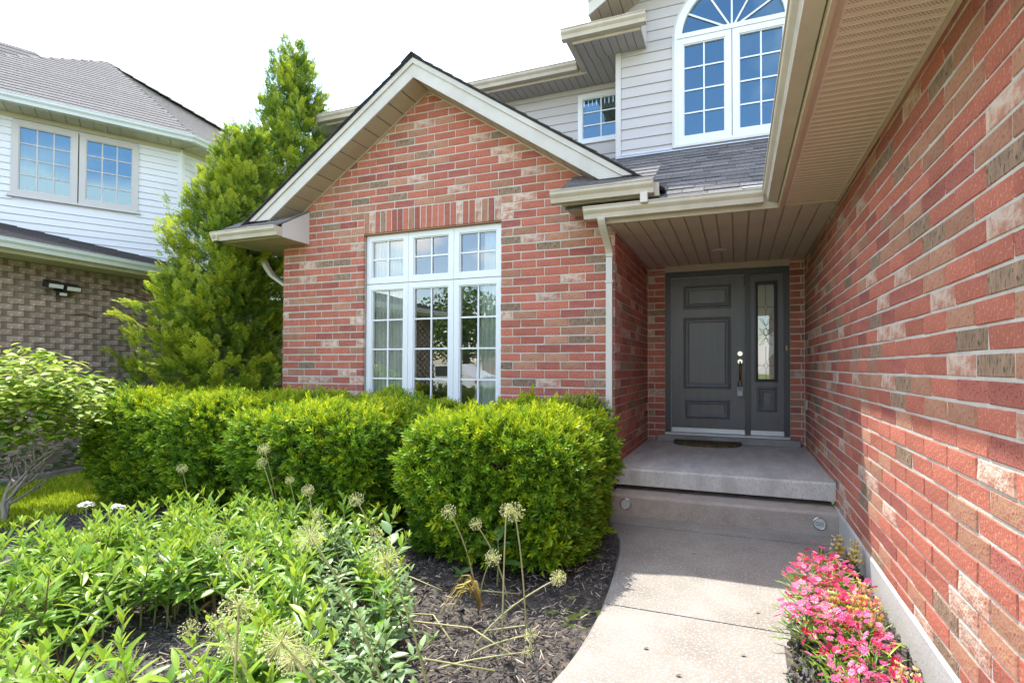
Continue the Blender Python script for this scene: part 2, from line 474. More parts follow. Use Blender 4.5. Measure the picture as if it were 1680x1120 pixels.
def scatter(base_v, base_f, pos, axis, size, spin=None, roll_jit=1.0):
    """copies of a small mesh whose +Z points along axis"""
    n = len(pos)
    z = axis / (np.linalg.norm(axis, axis=1, keepdims=True) + 1e-9)
    ref = rng.normal(size=(n, 3)) if spin is None else spin
    x = ref - (ref * z).sum(1, keepdims=True) * z
    x /= (np.linalg.norm(x, axis=1, keepdims=True) + 1e-9)
    y = np.cross(z, x)
    R = np.stack([x, y, z], axis=2)
    V = np.einsum('nij,kj->nki', R, base_v) * np.asarray(size).reshape(n, 1, 1) + pos[:, None, :]
    k = len(base_v)
    Fc = base_f[None] + (np.arange(n) * k)[:, None, None]
    return V.reshape(-1, 3), Fc.reshape(-1, base_f.shape[1])

# ------------------------------------------------------------------ setting: ground
ZC = 0.0
g = MB().add([(-90, -90, -0.06), (90, -90, -0.06), (90, 90, -0.06), (-90, 90, -0.06)], [(0, 1, 2, 3)])
tag(g.build('ground', 'soil_lawn'), kind='structure')

WALK = [(-1.12, 4.72), (-1.06, 4.43), (-0.97, 4.25), (-0.885, 4.05), (-0.83, 3.8), (-0.785, 3.47), (-0.75, 3.15), (-0.725, 2.83), (-0.722, 2.55),
        (-0.735, 2.3), (-0.775, 2.05), (-0.85, 1.75), (-0.97, 1.4), (-1.15, 1.0), (-1.4, 0.5), (-1.8, -0.2), (-2.3, -1.0)]
WALK_R = [(0.771, 4.72), (0.771, 4.43), (0.735, 4.22), (0.60, 3.95), (0.43, 3.6), (0.335, 3.3), (0.27, 2.95), (0.225, 2.6), (0.19, 2.3), (0.16, 2.0), (0.13, 1.5), (0.10, 1.0), (0.05, 0.4), (-0.05, -0.3), (-0.2, -1.0)]
def edge_at(poly, y):
    for (x0, y0), (x1, y1) in zip(poly, poly[1:]):
        if y0 >= y >= y1:
            t = (y0 - y) / (y0 - y1)
            return x0 + (x1 - x0) * t
    return poly[-1][0] if y < poly[-1][1] else poly[0][0]

def walk_slab(name, ya, yb, n, mat='concrete_walk'):
    mb = MB()
    ys = [ya + (yb - ya) * i / n for i in range(n + 1)]
    L = [(edge_at(WALK, y), y) for y in ys]; R = [(edge_at(WALK_R, y), y) for y in ys]
    b = 0.012
    top = [(x + b, y, 0.0) for x, y in L] + [(x - b, y, 0.0) for x, y in R]
    low = [(x, y, -b) for x, y in L] + [(x, y, -b) for x, y in R]
    bot = [(x, y, -0.1) for x, y in L] + [(x, y, -0.1) for x, y in R]
    m = n + 1
    vs = top + low + bot
    fs = []
    for i in range(n):
        fs.append((i, i + 1, m + i + 1, m + i))
        for a, bb in ((0, 2 * m), (2 * m, 4 * m)):
            fs.append((a + i, bb + i, bb + i + 1, a + i + 1))
            fs.append((a + m + i, a + m + i + 1, bb + m + i + 1, bb + m + i))
    for e in (0, n):
        fs.append((e, m + e, 3 * m + e, 2 * m + e)); fs.append((2 * m + e, 3 * m + e, 5 * m + e, 4 * m + e))
    mb.add(vs, fs)
    return mb
walk = walk_slab('walkway', 2.915, 1.2, 16).build('walkway', 'concrete_walk')
tag(walk, kind='structure')
for ya, yb, n in ((4.72, 4.446, 3), (4.426, 2.927, 14), (1.19, -1.0, 12)):
    walk_slab('slab', ya, yb, n).build('slab', 'concrete_walk', walk)

# concrete drive behind the camera, unseen, added to bounce sunlight into the porch
tag(MB().box(-2.2, 7.0, -7.0, -1.02, -.1, .004).build('bounce_driveway', 'concrete_drive'), kind='structure')
# mulch bed with gentle relief
def mulch_sheet(name, x0, x1, y0, y1, z, step, amp, inside):
    nx, ny = int((x1 - x0) / step) + 1, int((y1 - y0) / step) + 1
    xs, ys = np.linspace(x0, x1, nx), np.linspace(y0, y1, ny)
    X, Y = np.meshgrid(xs, ys)
    Zz = z + amp * (rng.random(X.shape) - 0.4) + 0.02 * np.sin(X * 3.1 + 1) * np.sin(Y * 2.7)
    V = np.stack([X, Y, Zz], -1).reshape(-1, 3)
    fs = []
    for j in range(ny - 1):
        for i in range(nx - 1):
            if inside((xs[i] + xs[i + 1]) / 2, (ys[j] + ys[j + 1]) / 2):
                a = j * nx + i
                fs.append((a, a + 1, a + nx + 1, a + nx))
    return np_mesh(name, V, np.array(fs), 'mulch')
in_bed = lambda x, y: (-5.85 - 0.12 * math.sin(y * 2.2) < x < edge_at(WALK, y) + 0.02) if y > 0.2 else False
bed = mulch_sheet('mulch_bed', -6.1, -0.6, 0.3, 5.1, -0.038, 0.05, 0.03, in_bed)
tag(bed, kind='structure')
in_fb = lambda x, y: edge_at(WALK_R, y) - 0.02 < x < 0.80
fb = mulch_sheet('flower_bed_soil', 0.0, 0.82, 0.3, 4.3, -0.005, 0.04, 0.03, in_fb)
tag(fb, kind='structure')

# wood chips: too many to count
cv = np.array([(-0.5, -0.14, 0), (0.5, -0.10, 0), (0.42, 0.16, 0.03), (-0.46, 0.12, 0.02), (-0.45, -0.1, 0.13), (0.45, -0.08, 0.12), (0.38, 0.1, 0.14), (-0.4, 0.08, 0.13)])
cf = np.array([(0, 3, 2, 1), (4, 5, 6, 7), (0, 1, 5, 4), (1, 2, 6, 5), (2, 3, 7, 6), (3, 0, 4, 7)])
thin = cv * np.array([1, .38, .4])
def chips(name, n, xr, yr, inside, z, size, mat, label, cat, tilt=0.5):
    P = []
    while len(P) < n:
        x = random.uniform(*xr); y = yr[0] + (yr[1] - yr[0]) * random.random() ** 1.2
        if inside(x, y): P.append((x, y, z + 0.012 * random.random()))
    P = np.array(P)
    ax = np.stack([rng.normal(0, tilt, n), rng.normal(0, tilt, n), np.ones(n)], 1)
    V, Fc = scatter(thin if mat == 'straw' else cv, cf, P, ax, rng.uniform(*size, n))
    o = np_mesh(name, V, Fc, mat, np.repeat(rng.random(n), len(cf)))
    return tag(o, label, cat, kind='stuff')
chips('mulch_chips', 26000, (-5.9, -0.7), (0.9, 4.7), lambda x, y: in_bed(x + .035, y), -.012, (0.012, 0.042), 'chip', 'dark shredded bark mulch covering the planting bed', 'mulch')
chips('mulch_debris', 1300, (-3.4, -0.75), (1.6, 3.6), lambda x, y: in_bed(x + .06, y), 0.0, (0.012, 0.065), 'straw', 'pale dry bits scattered over the dark mulch', 'debris', 0.35)
chips('flower_bed_chips', 1500, (0.1, 0.78), (1.2, 4.2), in_fb, 0.012, (0.02, 0.045), 'chip', 'dark mulch under the pink flowers', 'mulch')

# lawn beside the bed, neighbour path
lw = MB().add([(-14, -6, -0.03), (-5.75, -6, -0.03), (-5.75, 8, -0.03), (-14, 8, -0.03)], [(0, 1, 2, 3)])
lawn = tag(lw.build('lawn', 'soil_lawn'), kind='structure')
# path: runs along the neighbour's wall
pd = np.array([math.sin(math.radians(-12)), math.cos(math.radians(-12))]); pn = np.array([pd[1], -pd[0]])
def pth(t, s, z): q = np.array([-7.9, 3.72]) + pd * t + pn * s; return (q[0], q[1], z)
p = MB().prism([(-0.95, -0.05), (-0.95, 0.012), (0, 0.012), (0, -0.05)], -6, 6, lambda t, s, z: pth(t, s, z))
pathway = tag(p.build('path', 'concrete_drive'), kind='structure')
MB().prism([(0.003, -0.05), (0.003, 0.03), (0.12, 0.03), (0.12, -0.05)], -6, 6, lambda t, s, z: pth(t, s, z)).build('kerb', 'concrete_walk', pathway)
n = 26000
gx, gy = rng.uniform(-8.0, -5.7, n), rng.uniform(1.6, 5.2, n)
bv = np.array([(-0.07, 0, 0), (0.07, 0, 0), (0.05, 0.12, 0.6), (-0.05, 0.12, 0.6), (0.0, 0.34, 1.0), (0.0, 0.34, 1.0)])
bf = np.array([(0, 1, 2, 3), (3, 2, 4, 5)])
keep = np.array([((x + 7.9) * pn[0] + (y - 3.72) * pn[1]) > 0.14 for x, y in zip(gx, gy)])
P = np.stack([gx, gy, np.full(n, -0.03)], 1)[keep]
V, Fc = scatter(bv, bf, P, np.stack([rng.normal(0, .3, len(P)), rng.normal(0, .3, len(P)), np.ones(len(P))], 1), rng.uniform(.035, .08, len(P)))
tag(np_mesh('grass', V, Fc, 'grass', np.repeat(rng.random(len(P)), 2)), 'short bright green lawn grass beside the mulch bed', 'grass', kind='stuff')

# ------------------------------------------------------------------ bricks
def brick_mesh(mat, w=0.260, h=0.076, d=0.04):
    m = MB().bevel_box(-w / 2, w / 2, 0, d, -h / 2, h / 2, 0.0035)
    sk = [(random.uniform(-.003, .003), random.uniform(-.002, .002), random.uniform(-.0022, .0022)) for _ in range(4)]
    m.v = [(x + sk[(x > 0) * 2 + (z > 0)][0] + random.uniform(-.0008, .0008), y + (sk[(x > 0) * 2 + (z > 0)][1] if y < .01 else 0) + random.uniform(-.0008, .0008), z + sk[(x > 0) * 2 + (z > 0)][2]) for x, y, z in m.v]
    return m.mesh('brick', mat)
BT = ['brick_red', 'brick_plum', 'brick_tan', 'brick_dark', 'brick_pale']
BW = [0.52, 0.14, 0.16, 0.08, 0.10]
BRICK = {m: [brick_mesh(m) for _ in range(6)] for m in BT}

def lay(origin, theta, zlines, spans, first=0):
    """third-bond courses; spans(z0, z1) -> intervals of u. returns brick specs (u centre, z centre, w, h, type, origin, theta)"""
    out = []
    for k, (z0, z1) in enumerate(zlines):
        off = 0.0 if (k + first) % 2 else 0.092
        for a, b in spans(z0, z1):
            j = math.floor((a - off) / 0.267)
            while True:
                u0, u1 = off + j * 0.267, off + (j + 1) * 0.267 - 0.007
                j += 1
                if u0 >= b: break
                u0, u1 = max(u0, a), min(u1, b)
                if u1 - u0 < 0.02: continue
                out.append(((u0 + u1) / 2, (z0 + z1 - 0.012) / 2, u1 - u0, z1 - z0 - 0.012, random.choices(BT, BW)[0], origin, theta))
    return out

def spec_pos(s):
    u, z, w, h, t, o, th = s
    return (o[0] + u * math.cos(th), o[1] + u * math.sin(th), z)

def place_bricks(walls, cap=300):
    """walls: [(wall object, specs)]; the cap that show largest are objects, the rest one mesh"""
    al = [(w, s) for w, sp in walls for s in sp]
    def size(ws):
        s = ws[1]; p = spec_pos(s); th = s[6]
        x, y, d = px(p)
        if d < 0.3 or not (-20 < x < 1700 and -20 < y < 1140): return 0
        nrm = np.array([math.sin(th), -math.cos(th), 0]); v = np.array(p) - np.array([0, 0, H_CAM])
        return s[2] * s[3] * abs(nrm @ v) / np.linalg.norm(v) / d ** 2
    al.sort(key=size, reverse=True)
    rest = {}
    for i, (w, s) in enumerate(al):
        u, z, wd, h, t, o, th = s
        p = spec_pos(s); jit = random.uniform(-0.0015, 0.0015)
        nx, ny = math.sin(th), -math.cos(th)
        p = (p[0] + nx * jit, p[1] + ny * jit, p[2])
        if i < cap:
            put('brick', random.choice(BRICK[t]), w, p, (random.uniform(-.004, .004), random.uniform(-.004, .004), th), (wd / 0.260, 1, h / 0.076), rnd=random.random())
        else:
            mb = rest.setdefault(w.name, (w, MB()))[1]
            c, sn = math.cos(th), math.sin(th)
            vs = []
            for zz in (-h / 2, h / 2):
                for yy in (0, 0.03):
                    for xx in (-wd / 2, wd / 2):
                        e = 0.0025 if yy == 0 else 0
                        x2 = xx - e * np.sign(xx); z2 = zz - e * np.sign(zz)
                        x2 += random.uniform(-.0022, .0022); z2 += random.uniform(-.002, .002)
                        vs.append((p[0] + x2 * c - yy * sn, p[1] + x2 * sn + yy * c, p[2] + z2))
            mb.add(vs, [(0, 1, 5, 4), (1, 3, 7, 5), (2, 0, 4, 6), (0, 2, 3, 1), (4, 5, 7, 6)], BT.index(t), random.random())
    for w, mb in rest.values():
        tag(mb.build('small_bricks', BT, w, attr=True), kind='stuff')

def lines(z0, z1, base=1.418, pitch=0.089):
    k0 = math.floor((z0 - base) / pitch); out = []
    k = k0
    while base + k * pitch < z1:
        a, b = max(z0, base + k * pitch), min(z1 + 0.01, base + (k + 1) * pitch)
        if b - a > 0.022: out.append((a, b))
        k += 1
    return out

XL, XR, YF, YD, XW = -5.44, -1.134, 4.997, 6.98, 0.771
ZS = 2.70                       # eave soffit
RX, RZ, RS = -3.287, 4.485, 0.66    # ridge x, soffit apex, roof slope
WX0, WX1, WZ0, WZ1 = -4.185, -2.380, 0.78, 2.927

house = empty('brick_house', (-2.2, 5.0, 0), label='red brick house with front gable, covered porch and grey siding upper storey', cat='house')

def gable_limits(z):
    w = (RZ + 0.02 - z) / RS
    return max(XL, RX - w), min(XR, RX + w)
def gable_span(z0, z1):
    a, b = gable_limits(z0 + 0.02)
    if a >= b: return []
    iv = [(a, b)]
    if z1 > WZ0 + .02 and z0 < 3.185 - .02:
        iv = [(a, WX0), (WX1 + 0.002, b)]
    return [(p - XL, q - XL) for p, q in iv if q > p]
m = MB()
yb0, yb1 = YF + 0.004, YF + 0.14
m.box(XL + 0.006, WX0 - 0.004, yb0, yb1, 0.0, 3.18)
m.box(WX1 + 0.004, XR - 0.006, yb0, yb1, 0.0, 3.18)
m.box(WX0 - 0.004, WX1 + 0.004, yb0, yb1, 2.935, 3.18)
m.box(WX0 - 0.004, WX1 + 0.004, yb0, yb1, 0.0, WZ0)
za = 3.18
wa = (RZ + 0.05 - za) / RS
m.add([(RX - wa, yb0, za), (RX + wa, yb0, za), (RX, yb0, RZ + 0.05), (RX - wa, yb1, za), (RX + wa, yb1, za), (RX, yb1, RZ + 0.05)],
      [(0, 1, 2), (5, 4, 3), (0, 2, 5, 3), (1, 4, 5, 2)])
gwall = m.build('brick_wall', 'mortar', house)
gspecs = lay((XL, YF), 0.0, lines(0.05, 4.46), gable_span)
# soldier course over the window
nsol = 23
ps = (WX1 - WX0) / nsol
SOLD = {t: MB().bevel_box(-0.034, 0.034, 0, 0.04, -0.127, 0.127, 0.0035).mesh('brick', t) for t in BT}
for i in range(nsol):
    put('brick', SOLD[random.choices(BT, BW)[0]], gwall, (WX0 + ps * (i + .5), YF + random.uniform(-.002, .001), 3.057), (0, 0, 0), rnd=random.random())
# side wall of the gable room
side = MB().box(XL + 0.006, XL + 0.14, YF + 0.141, 10.0, 0, 3.0).build('brick_wall', 'mortar', house)
sspecs = []

pl = MB().box(XR - 0.14, XR - 0.007, YF + 0.141, YD + 0.1, 0.0, ZS + 0.05).build('brick_wall', 'mortar', house)
plspecs = lay((XR, YF), math.pi / 2, lines(0.30, ZS), lambda a, b: [(0.0, YD - YF)], 1)
dw = MB().box(XR - 0.007, -0.907, YD + 0.005, YD + 0.14, 0.0, ZS + .05).build('brick_wall', 'mortar', house)
dw2 = MB().box(0.607, XW + 0.003, YD + 0.005, YD + 0.14, 0.0, ZS + .05).build('brick_wall', 'mortar', house)
MB().box(-.906, .606, YD + .112, YD + .14, 2.4, 3.2).build('door_header', 'interior', house)
dwspecs = lay((XR, YD), 0.0, lines(0.38, ZS), lambda a, b: [(0.004, 0.227)])
dw2specs = lay((XR, YD), 0.0, lines(0.38, ZS), lambda a, b: [(1.741, 1.900)])
place_bricks([(gwall, gspecs), (pl, plspecs), (dw, dwspecs), (dw2, dw2specs)], 277)
# lintel
MB().box(WX0 - .0, WX1, YF + 0.003, YF + 0.10, 2.917, 2.926).build('steel_lintel', 'bronze', gwall)

# garage wing along the walkway
garage = empty('garage_wing', (0.9, 3.0, 0), label='long red brick garage wall with pale foundation running beside the walkway', cat='garage')
GY0 = -0.6
gw = MB().box(XW + 0.004, XW + 0.15, GY0, YD, 0.2, ZS + 0.05).build('brick_wall', 'mortar', garage)
gwspecs = lay((XW, YD), -math.pi / 2, lines(0.200, ZS), lambda a, b: [(0.0, YD - GY0)])
place_bricks([(gw, gwspecs)], 300)
MB().prism([(XW + 0.15, -.2), (XW - 0.012, -.2), (XW - 0.012, 0.185), (XW - 0.002, 0.197), (XW + 0.15, 0.197)], GY0, 4.99, lambda t, x, z: (x, t, z)).build('foundation', 'foundation', garage)
MB().bevel_box(XW - 0.02, XW - 0.001, 6.72, 6.80, 0.86, 0.97, .004).build('outlet_cover', 'gutter', garage)

# ------------------------------------------------------------------ eaves, gutters, roofs
GP = [(0, 0.105), (0, 0), (0.078, 0), (0.080, 0.012), (0.088, 0.040), (0.108, 0.062), (0.114, 0.072), (0.114, 0.098), (0.122, 0.100), (0.122, 0.108), (0.104, 0.108), (0.104, 0.078), (0.098, 0.066), (0.080, 0.046), (0.070, 0.010), (0.008, 0.010), (0.008, 0.105)]
def gutter_x(x0, x1, yf, z, parent, mat='gutter'):
    return MB().prism(GP, x0, x1, lambda t, d, q: (t, yf - d, z + q)).build('gutter', mat, parent)
def cap_x(x, yf, z, parent, mat='gutter'):
    outer = [(0, 0.105), (0, 0), (0.078, 0), (0.088, 0.040), (0.114, 0.072), (0.12, 0.106)]
    return MB().prism(outer, x - 0.003, x + 0.003, lambda t, d, q: (t, yf - d, z + q)).build('gutter_cap', mat, parent)

# porch eave (front) and garage eave (side) share one soffit height
SX, SY = 0.32, 4.665          # fascia lines
GZ = 2.722
gutter_x(-1.335, 0.205, SY - 0.005, GZ, house)
cap_x(-1.332, SY - 0.005, GZ, house)
MB().box(-1.16, SX + 0.0, SY, SY + 0.02, ZS - 0.012, ZS + 0.13).build('fascia', 'gutter', house)
# gutter along the garage eave, mitred into the porch one
m = MB()
n = len(GP)
vs = [(SX - 0.005 - d, SY - 0.005 - d, GZ + q) for d, q in GP] + [(SX - 0.005 - d, GY0, GZ + q) for d, q in GP]
m.add(vs, [(i, n + i, n + (i + 1) % n, (i + 1) % n) for i in range(n)])
m.build('gutter', 'gutter', garage)
MB().box(SX, SX + 0.02, GY0, SY, ZS - 0.035, ZS + 0.13).build('fascia', 'fascia_brown', garage)

# porch ceiling planks, run front to back
ceil = MB().box(XR, XW, SY + 0.021, YD, ZS + 0.012, ZS + 0.04).build('porch_ceiling', 'soffit_brown', house)
w = 0.1355
PLK = MB().prism([(-w / 2 + .004, 0), (-w / 2 + .009, -.008), (w / 2 - .009, -.008), (w / 2 - .004, 0), (w / 2 - .004, .010), (-w / 2 + .004, .010)], SY + 0.022, YD - 0.002, lambda t, x, z: (x, t, z)).mesh('plank', 'soffit_brown')
k = 0
x = XR + w / 2 + .012
while x < XW - .05:
    put('plank', PLK, ceil, (x, 0, ZS), rnd=0.5); x += w
MB().box(XR + .001, XR + 0.018, SY + 0.03, YD - .01, ZS - 0.012, ZS + 0.0).build('ceiling_trim', 'soffit_tan', house)
MB().box(XW - 0.016, XW - .001, SY - .02, YD - .01, ZS - 0.016, ZS + 0.0).build('ceiling_trim', 'soffit_tan', house)
m = MB(); m.disc((-0.19, 6.19, ZS - 0.008), (0, 0, -1), 0.085, 0.078, 0.008, 28)
lamp = empty('recessed_light', (-0.19, 6.19, ZS - .02), label='round recessed downlight in the porch ceiling above the door', cat='light')
m.build('trim_ring', 'gutter', lamp)
MB().disc((-0.19, 6.19, ZS - 0.0165), (0, 0, -1), 0.052, 0.048, 0.002, 24).build('lens', 'lamp_lens', lamp)

# vented soffit of the garage eave
material('soffit_slot', (0.13, 0.085, 0.055), 0.8, (0.10, 0.065, 0.04), 5)
vent_mat = material('soffit_vent', (0.70, 0.57, 0.44), 0.55, (0.65, 0.52, 0.40), 3.0)
MB().box(SX + 0.021, XW, GY0, SY - 0.02, ZS + 0.014, ZS + 0.04).build('soffit_backing', 'fascia_brown', garage)
m = MB()
prof = []
pw = 0.112
PAN = MB()
for i, (a, b, z) in enumerate(((0.002, 0.050, 0.0), (0.060, 0.106, 0.0))):
    PAN.prism([(a - .006, .012), (a, z), (b, z), (b + .006, .012)], SX + 0.055, XW - 0.018, lambda t, y, q: (t, y, q))
# small vent slots: two rows of raised louvre slots per panel
SL = MB()
for yy in (0.006, 0.015, 0.024, 0.064, 0.073, 0.082):
    xx = SX + 0.066 + (0.006 if int(yy * 1000) % 2 else 0)
    while xx < XW - 0.035:
        SL.add([(xx, yy, -0.0007), (xx + .0075, yy + .0012, -0.0007), (xx + .0075, yy + .0045, -0.0007), (xx, yy + .0033, -0.0007)], [(3, 2, 1, 0)])
        xx += 0.0135
panm, slm = PAN.mesh('soffit_panel', 'soffit_vent'), SL.mesh('vent_slots', 'soffit_slot')
y = SY - 0.03 - pw
while y > 0.9:
    o = put('soffit_panel', panm, garage, (0, y, ZS))
    s = put('vent_slots', slm, o); s['kind'] = 'stuff'
    y -= pw
MB().box(SX + 0.021, SX + 0.052, GY0, SY - .022, ZS - 0.010, ZS + 0.012).build('soffit_channel', 'fascia_brown', garage)
MB().box(XW - 0.017, XW - 0.001, GY0, SY - .022, ZS - 0.014, ZS + 0.012).build('soffit_channel', 'fascia_brown', garage)
MB().box(SX + 0.021, XW - .001, SY - 0.028, SY + .0, ZS - 0.012, ZS + 0.012).build('soffit_channel', 'fascia_brown', garage)
# garage roof
s = RS
m = MB()
e0 = (SX - 0.06); z0 = GZ + 0.115
m.add([(e0, GY0, z0), (e0, SY - .06, z0), (e0 + 3.2, SY + 3.14, z0 + 3.2 * s), (e0 + 3.2, GY0, z0 + 3.2 * s), (e0, GY0, z0 + .03), (e0, SY - .06, z0 + .03), (e0 + 3.2, SY + 3.14, z0 + 3.2 * s + .03), (e0 + 3.2, GY0, z0 + 3.2 * s + .03)],
      [(0, 1, 2, 3), (7, 6, 5, 4), (0, 4, 5, 1), (1, 5, 6, 2), (2, 6, 7, 3), (3, 7, 4, 0)])
m.build('roof', 'shingle_grey', garage)
MB().box(XW + 0.151, 4.0, GY0, GY0 + .1, 0, 2.8).build('end_wall', 'mortar', garage)

# porch roof with separate shingles
YB = 6.35                       # upper bay wall
PY0, PZ0 = SY - 0.06, GZ + 0.112
PS = (3.97 - PZ0) / (YB - PY0)
xa = -1.15
yt = YD
m = MB()
zt = PZ0 + PS * (yt - PY0)
m.add([(xa, PY0, PZ0), (e0, PY0, PZ0), (e0 + (yt - PY0), yt, zt), (xa, yt, zt), (xa, PY0, PZ0 - .03), (e0, PY0, PZ0 - .03), (e0 + (yt - PY0), yt, zt - .03), (xa, yt, zt - .03)],
      [(0, 1, 2, 3), (7, 6, 5, 4), (0, 4, 5, 1), (1, 5, 6, 2), (2, 6, 7, 3), (3, 7, 4, 0)])
proof = m.build('porch_roof', 'shingle_grey', house)
ex = 0.143 / math.hypot(1, PS)
ang = math.atan(PS)
SH = []
for wd in (0.19, 0.24, 0.30, 0.36):
    for th in (0.006, 0.011):
        SH.append((wd, MB().add([(0, 0, 0.002), (wd - .004, 0, 0.002), (wd - .004, 0.19, -.003), (0, 0.19, -.003), (0.002, 0, 0.002 + th), (wd - .006, 0, 0.002 + th), (wd - .004, 0.19, 0.001), (0, 0.19, 0.001)],
                              [(0, 3, 2, 1), (4, 5, 6, 7), (0, 1, 5, 4), (1, 2, 6, 5), (2, 3, 7, 6), (3, 0, 4, 7)]).mesh('shingle', 'shingle_grey')))
r = 0
y = PY0 - 0.01
while y < YB - 0.03:
    x = -1.42 - random.random() * 0.2
    lim = e0 + (y - PY0) + 0.05
    while x < min(lim, 0.72):
        wd, me = random.choice(SH)
        put('shingle', me, proof, (x, y, PZ0 + PS * (y - PY0) + 0.001 + .002 * random.random()), (ang, 0, 0), rnd=random.random())
        x += wd
    y += ex
MB().bevel_box(0.04, 0.21, PY0 + 0.02, PY0 + 0.2, PZ0 + 0.03, PZ0 + 0.045, .003).build('roof_patch', 'aluminium', proof).rotation_euler = (0, 0, 0)
# wall flashing
MB().prism([(YB - 0.07, 3.97 - PS * 0.07 + .022), (YB - 0.004, 3.97 + .018), (YB - 0.004, 4.02), (YB - .010, 4.02), (YB - 0.012, 3.975 + .028), (YB - 0.07, 3.97 - PS * .07 + .03)], -1.42, 0.9, lambda t, y, z: (t, y, z)).build('flashing', 'aluminium', house)

# gable roof
def rake(sgn, zoff):                       # point on the soffit line
    return lambda x: RZ + zoff - RS * abs(x - RX)
YG = 4.684
xe = RX - 2.72, RX + 2.60
for sgn, xend, xlow in ((-1, RX - 2.40, RX - 2.05), (1, RX + 2.40, RX + 2.07)):
    f = lambda x, z: RZ + z - RS * abs(x - RX)
    # lower rake board
    pts = [(RX, RZ), (xlow, f(xlow, 0)), (xlow + sgn * .22, f(xlow, 0)), (RX, RZ + .150)]
    pts[2] = (xlow + sgn * 0.222, f(xlow, 0.0))
    m = MB()
    P0 = [(x, YG, z) for x, z in pts]; P1 = [(x, YG + 0.02, z) for x, z in pts]
    m.add(P0 + P1, [(0, 1, 2, 3), (7, 6, 5, 4), (0, 4, 5, 1), (1, 5, 6, 2), (2, 6, 7, 3), (3, 7, 4, 0)])
    m.build('rake_board', 'fascia_white', house)
    x2 = xlow + sgn * 0.225
    x3 = x2 + sgn * 0.09
    pts = [(RX, RZ + .150), (x2, f(x2, .150)), (x3, f(x2, .150)), (RX, RZ + .208)]
    P0 = [(x, YG - 0.016, z) for x, z in pts]; P1 = [(x, YG + 0.02, z) for x, z in pts]
    m = MB(); m.add(P0 + P1, [(0, 1, 2, 3), (7, 6, 5, 4), (0, 4, 5, 1), (1, 5, 6, 2), (2, 6, 7, 3), (3, 7, 4, 0)])
    m.build('rake_trim', 'fascia_white', house)
    # soffit panels across the rake
    Lr = abs(xlow - RX) + .12
    npan = 13
    base = MB()
    for i in range(npan):
        xa_, xb_ = RX + sgn * (Lr * i / npan + .007), RX + sgn * (Lr * (i + 1) / npan - .007)
        mb = MB()
        P0 = [(xa_, YG + .021, f(xa_, 0)), (xb_, YG + .021, f(xb_, 0)), (xb_, YF + 0.006, f(xb_, 0)), (xa_, YF + 0.006, f(xa_, 0))]
        P1 = [(x, y, z + .012) for x, y, z in P0]
        mb.add(P0 + P1, [(0, 1, 2, 3), (7, 6, 5, 4), (0, 4, 5, 1), (1, 5, 6, 2), (2, 6, 7, 3), (3, 7, 4, 0)])
        mb.build('soffit_panel', 'soffit_tan', house)
    xa_, xb_ = RX, RX + sgn * 2.12
    P0 = [(xa_, YG + .021, f(xa_, .008)), (xb_, YG + .021, f(xb_, .008)), (xb_, YF + 0.15, f(xb_, .008)), (xa_, YF + 0.15, f(xa_, .008))]
    P1 = [(x, y, z + .02) for x, y, z in P0]
    MB().add(P0 + P1, [(0, 1, 2, 3), (7, 6, 5, 4), (0, 4, 5, 1), (1, 5, 6, 2), (2, 6, 7, 3), (3, 7, 4, 0)]).build('soffit_backing', 'bark', house)
    # trim bead where the soffit meets brick
    m = MB(); m.prism([(YF - .018, -0.012), (YF - .018, .004), (YF - .001, .004), (YF - .001, -.012)], 0, 2.3, lambda t, y, z: (RX + sgn * t, y, RZ - RS * t + z)); m.build('soffit_bead', 'soffit_brown', house)
    # roof deck and shingle rows
    xo = RX + sgn * 2.66
    z_ = .210
    P0 = [(RX, YG - .02, RZ + z_), (xo, YG - .02, f(xo, z_)), (xo, YD, f(xo, z_)), (RX, YD, RZ + z_)]
    P1 = [(x, y, z + .018) for x, y, z in P0]
    rf = MB().add(P0 + P1, [(0, 1, 2, 3), (7, 6, 5, 4), (0, 4, 5, 1), (1, 5, 6, 2), (2, 6, 7, 3), (3, 7, 4, 0)]).build('gable_roof', 'shingle_dark', house)
    dx = 0.143 / math.hypot(1, RS)
    i = 0
    while i * dx < 2.66:
        q0, q1 = i * dx, min(i * dx + dx * 1.25, 2.68)
        yj = YG - .035 - random.uniform(0, .012)
        xa_, xb_ = RX + sgn * q0, RX + sgn * q1
        P0 = [(xa_, yj, f(xa_, z_ + .018)), (xb_, yj, f(xb_, z_ + .020)), (xb_, YD, f(xb_, z_ + .020)), (xa_, YD, f(xa_, z_ + .018))]
        P1 = [(xa_, yj, f(xa_, z_ + .022)), (xb_, yj, f(xb_, z_ + .034)), (xb_, YD, f(xb_, z_ + .034)), (xa_, YD, f(xa_, z_ + .022))]
        MB().add(P0 + P1, [(0, 1, 2, 3), (7, 6, 5, 4), (0, 4, 5, 1), (1, 5, 6, 2), (2, 6, 7, 3), (3, 7, 4, 0)], 0, random.random()).build('shingle_row', 'shingle_dark', rf, attr=True)
        i += 1
MB().prism([(-.13, RZ + .238 - .13 * RS), (0, RZ + .245), (.13, RZ + .238 - .13 * RS), (.13, RZ + .25 - .13 * RS), (0, RZ + .262), (-.13, RZ + .25 - .13 * RS)], YG - .045, YD, lambda t, x, z: (RX + x, t, z)).build('ridge_cap', 'shingle_dark', house)

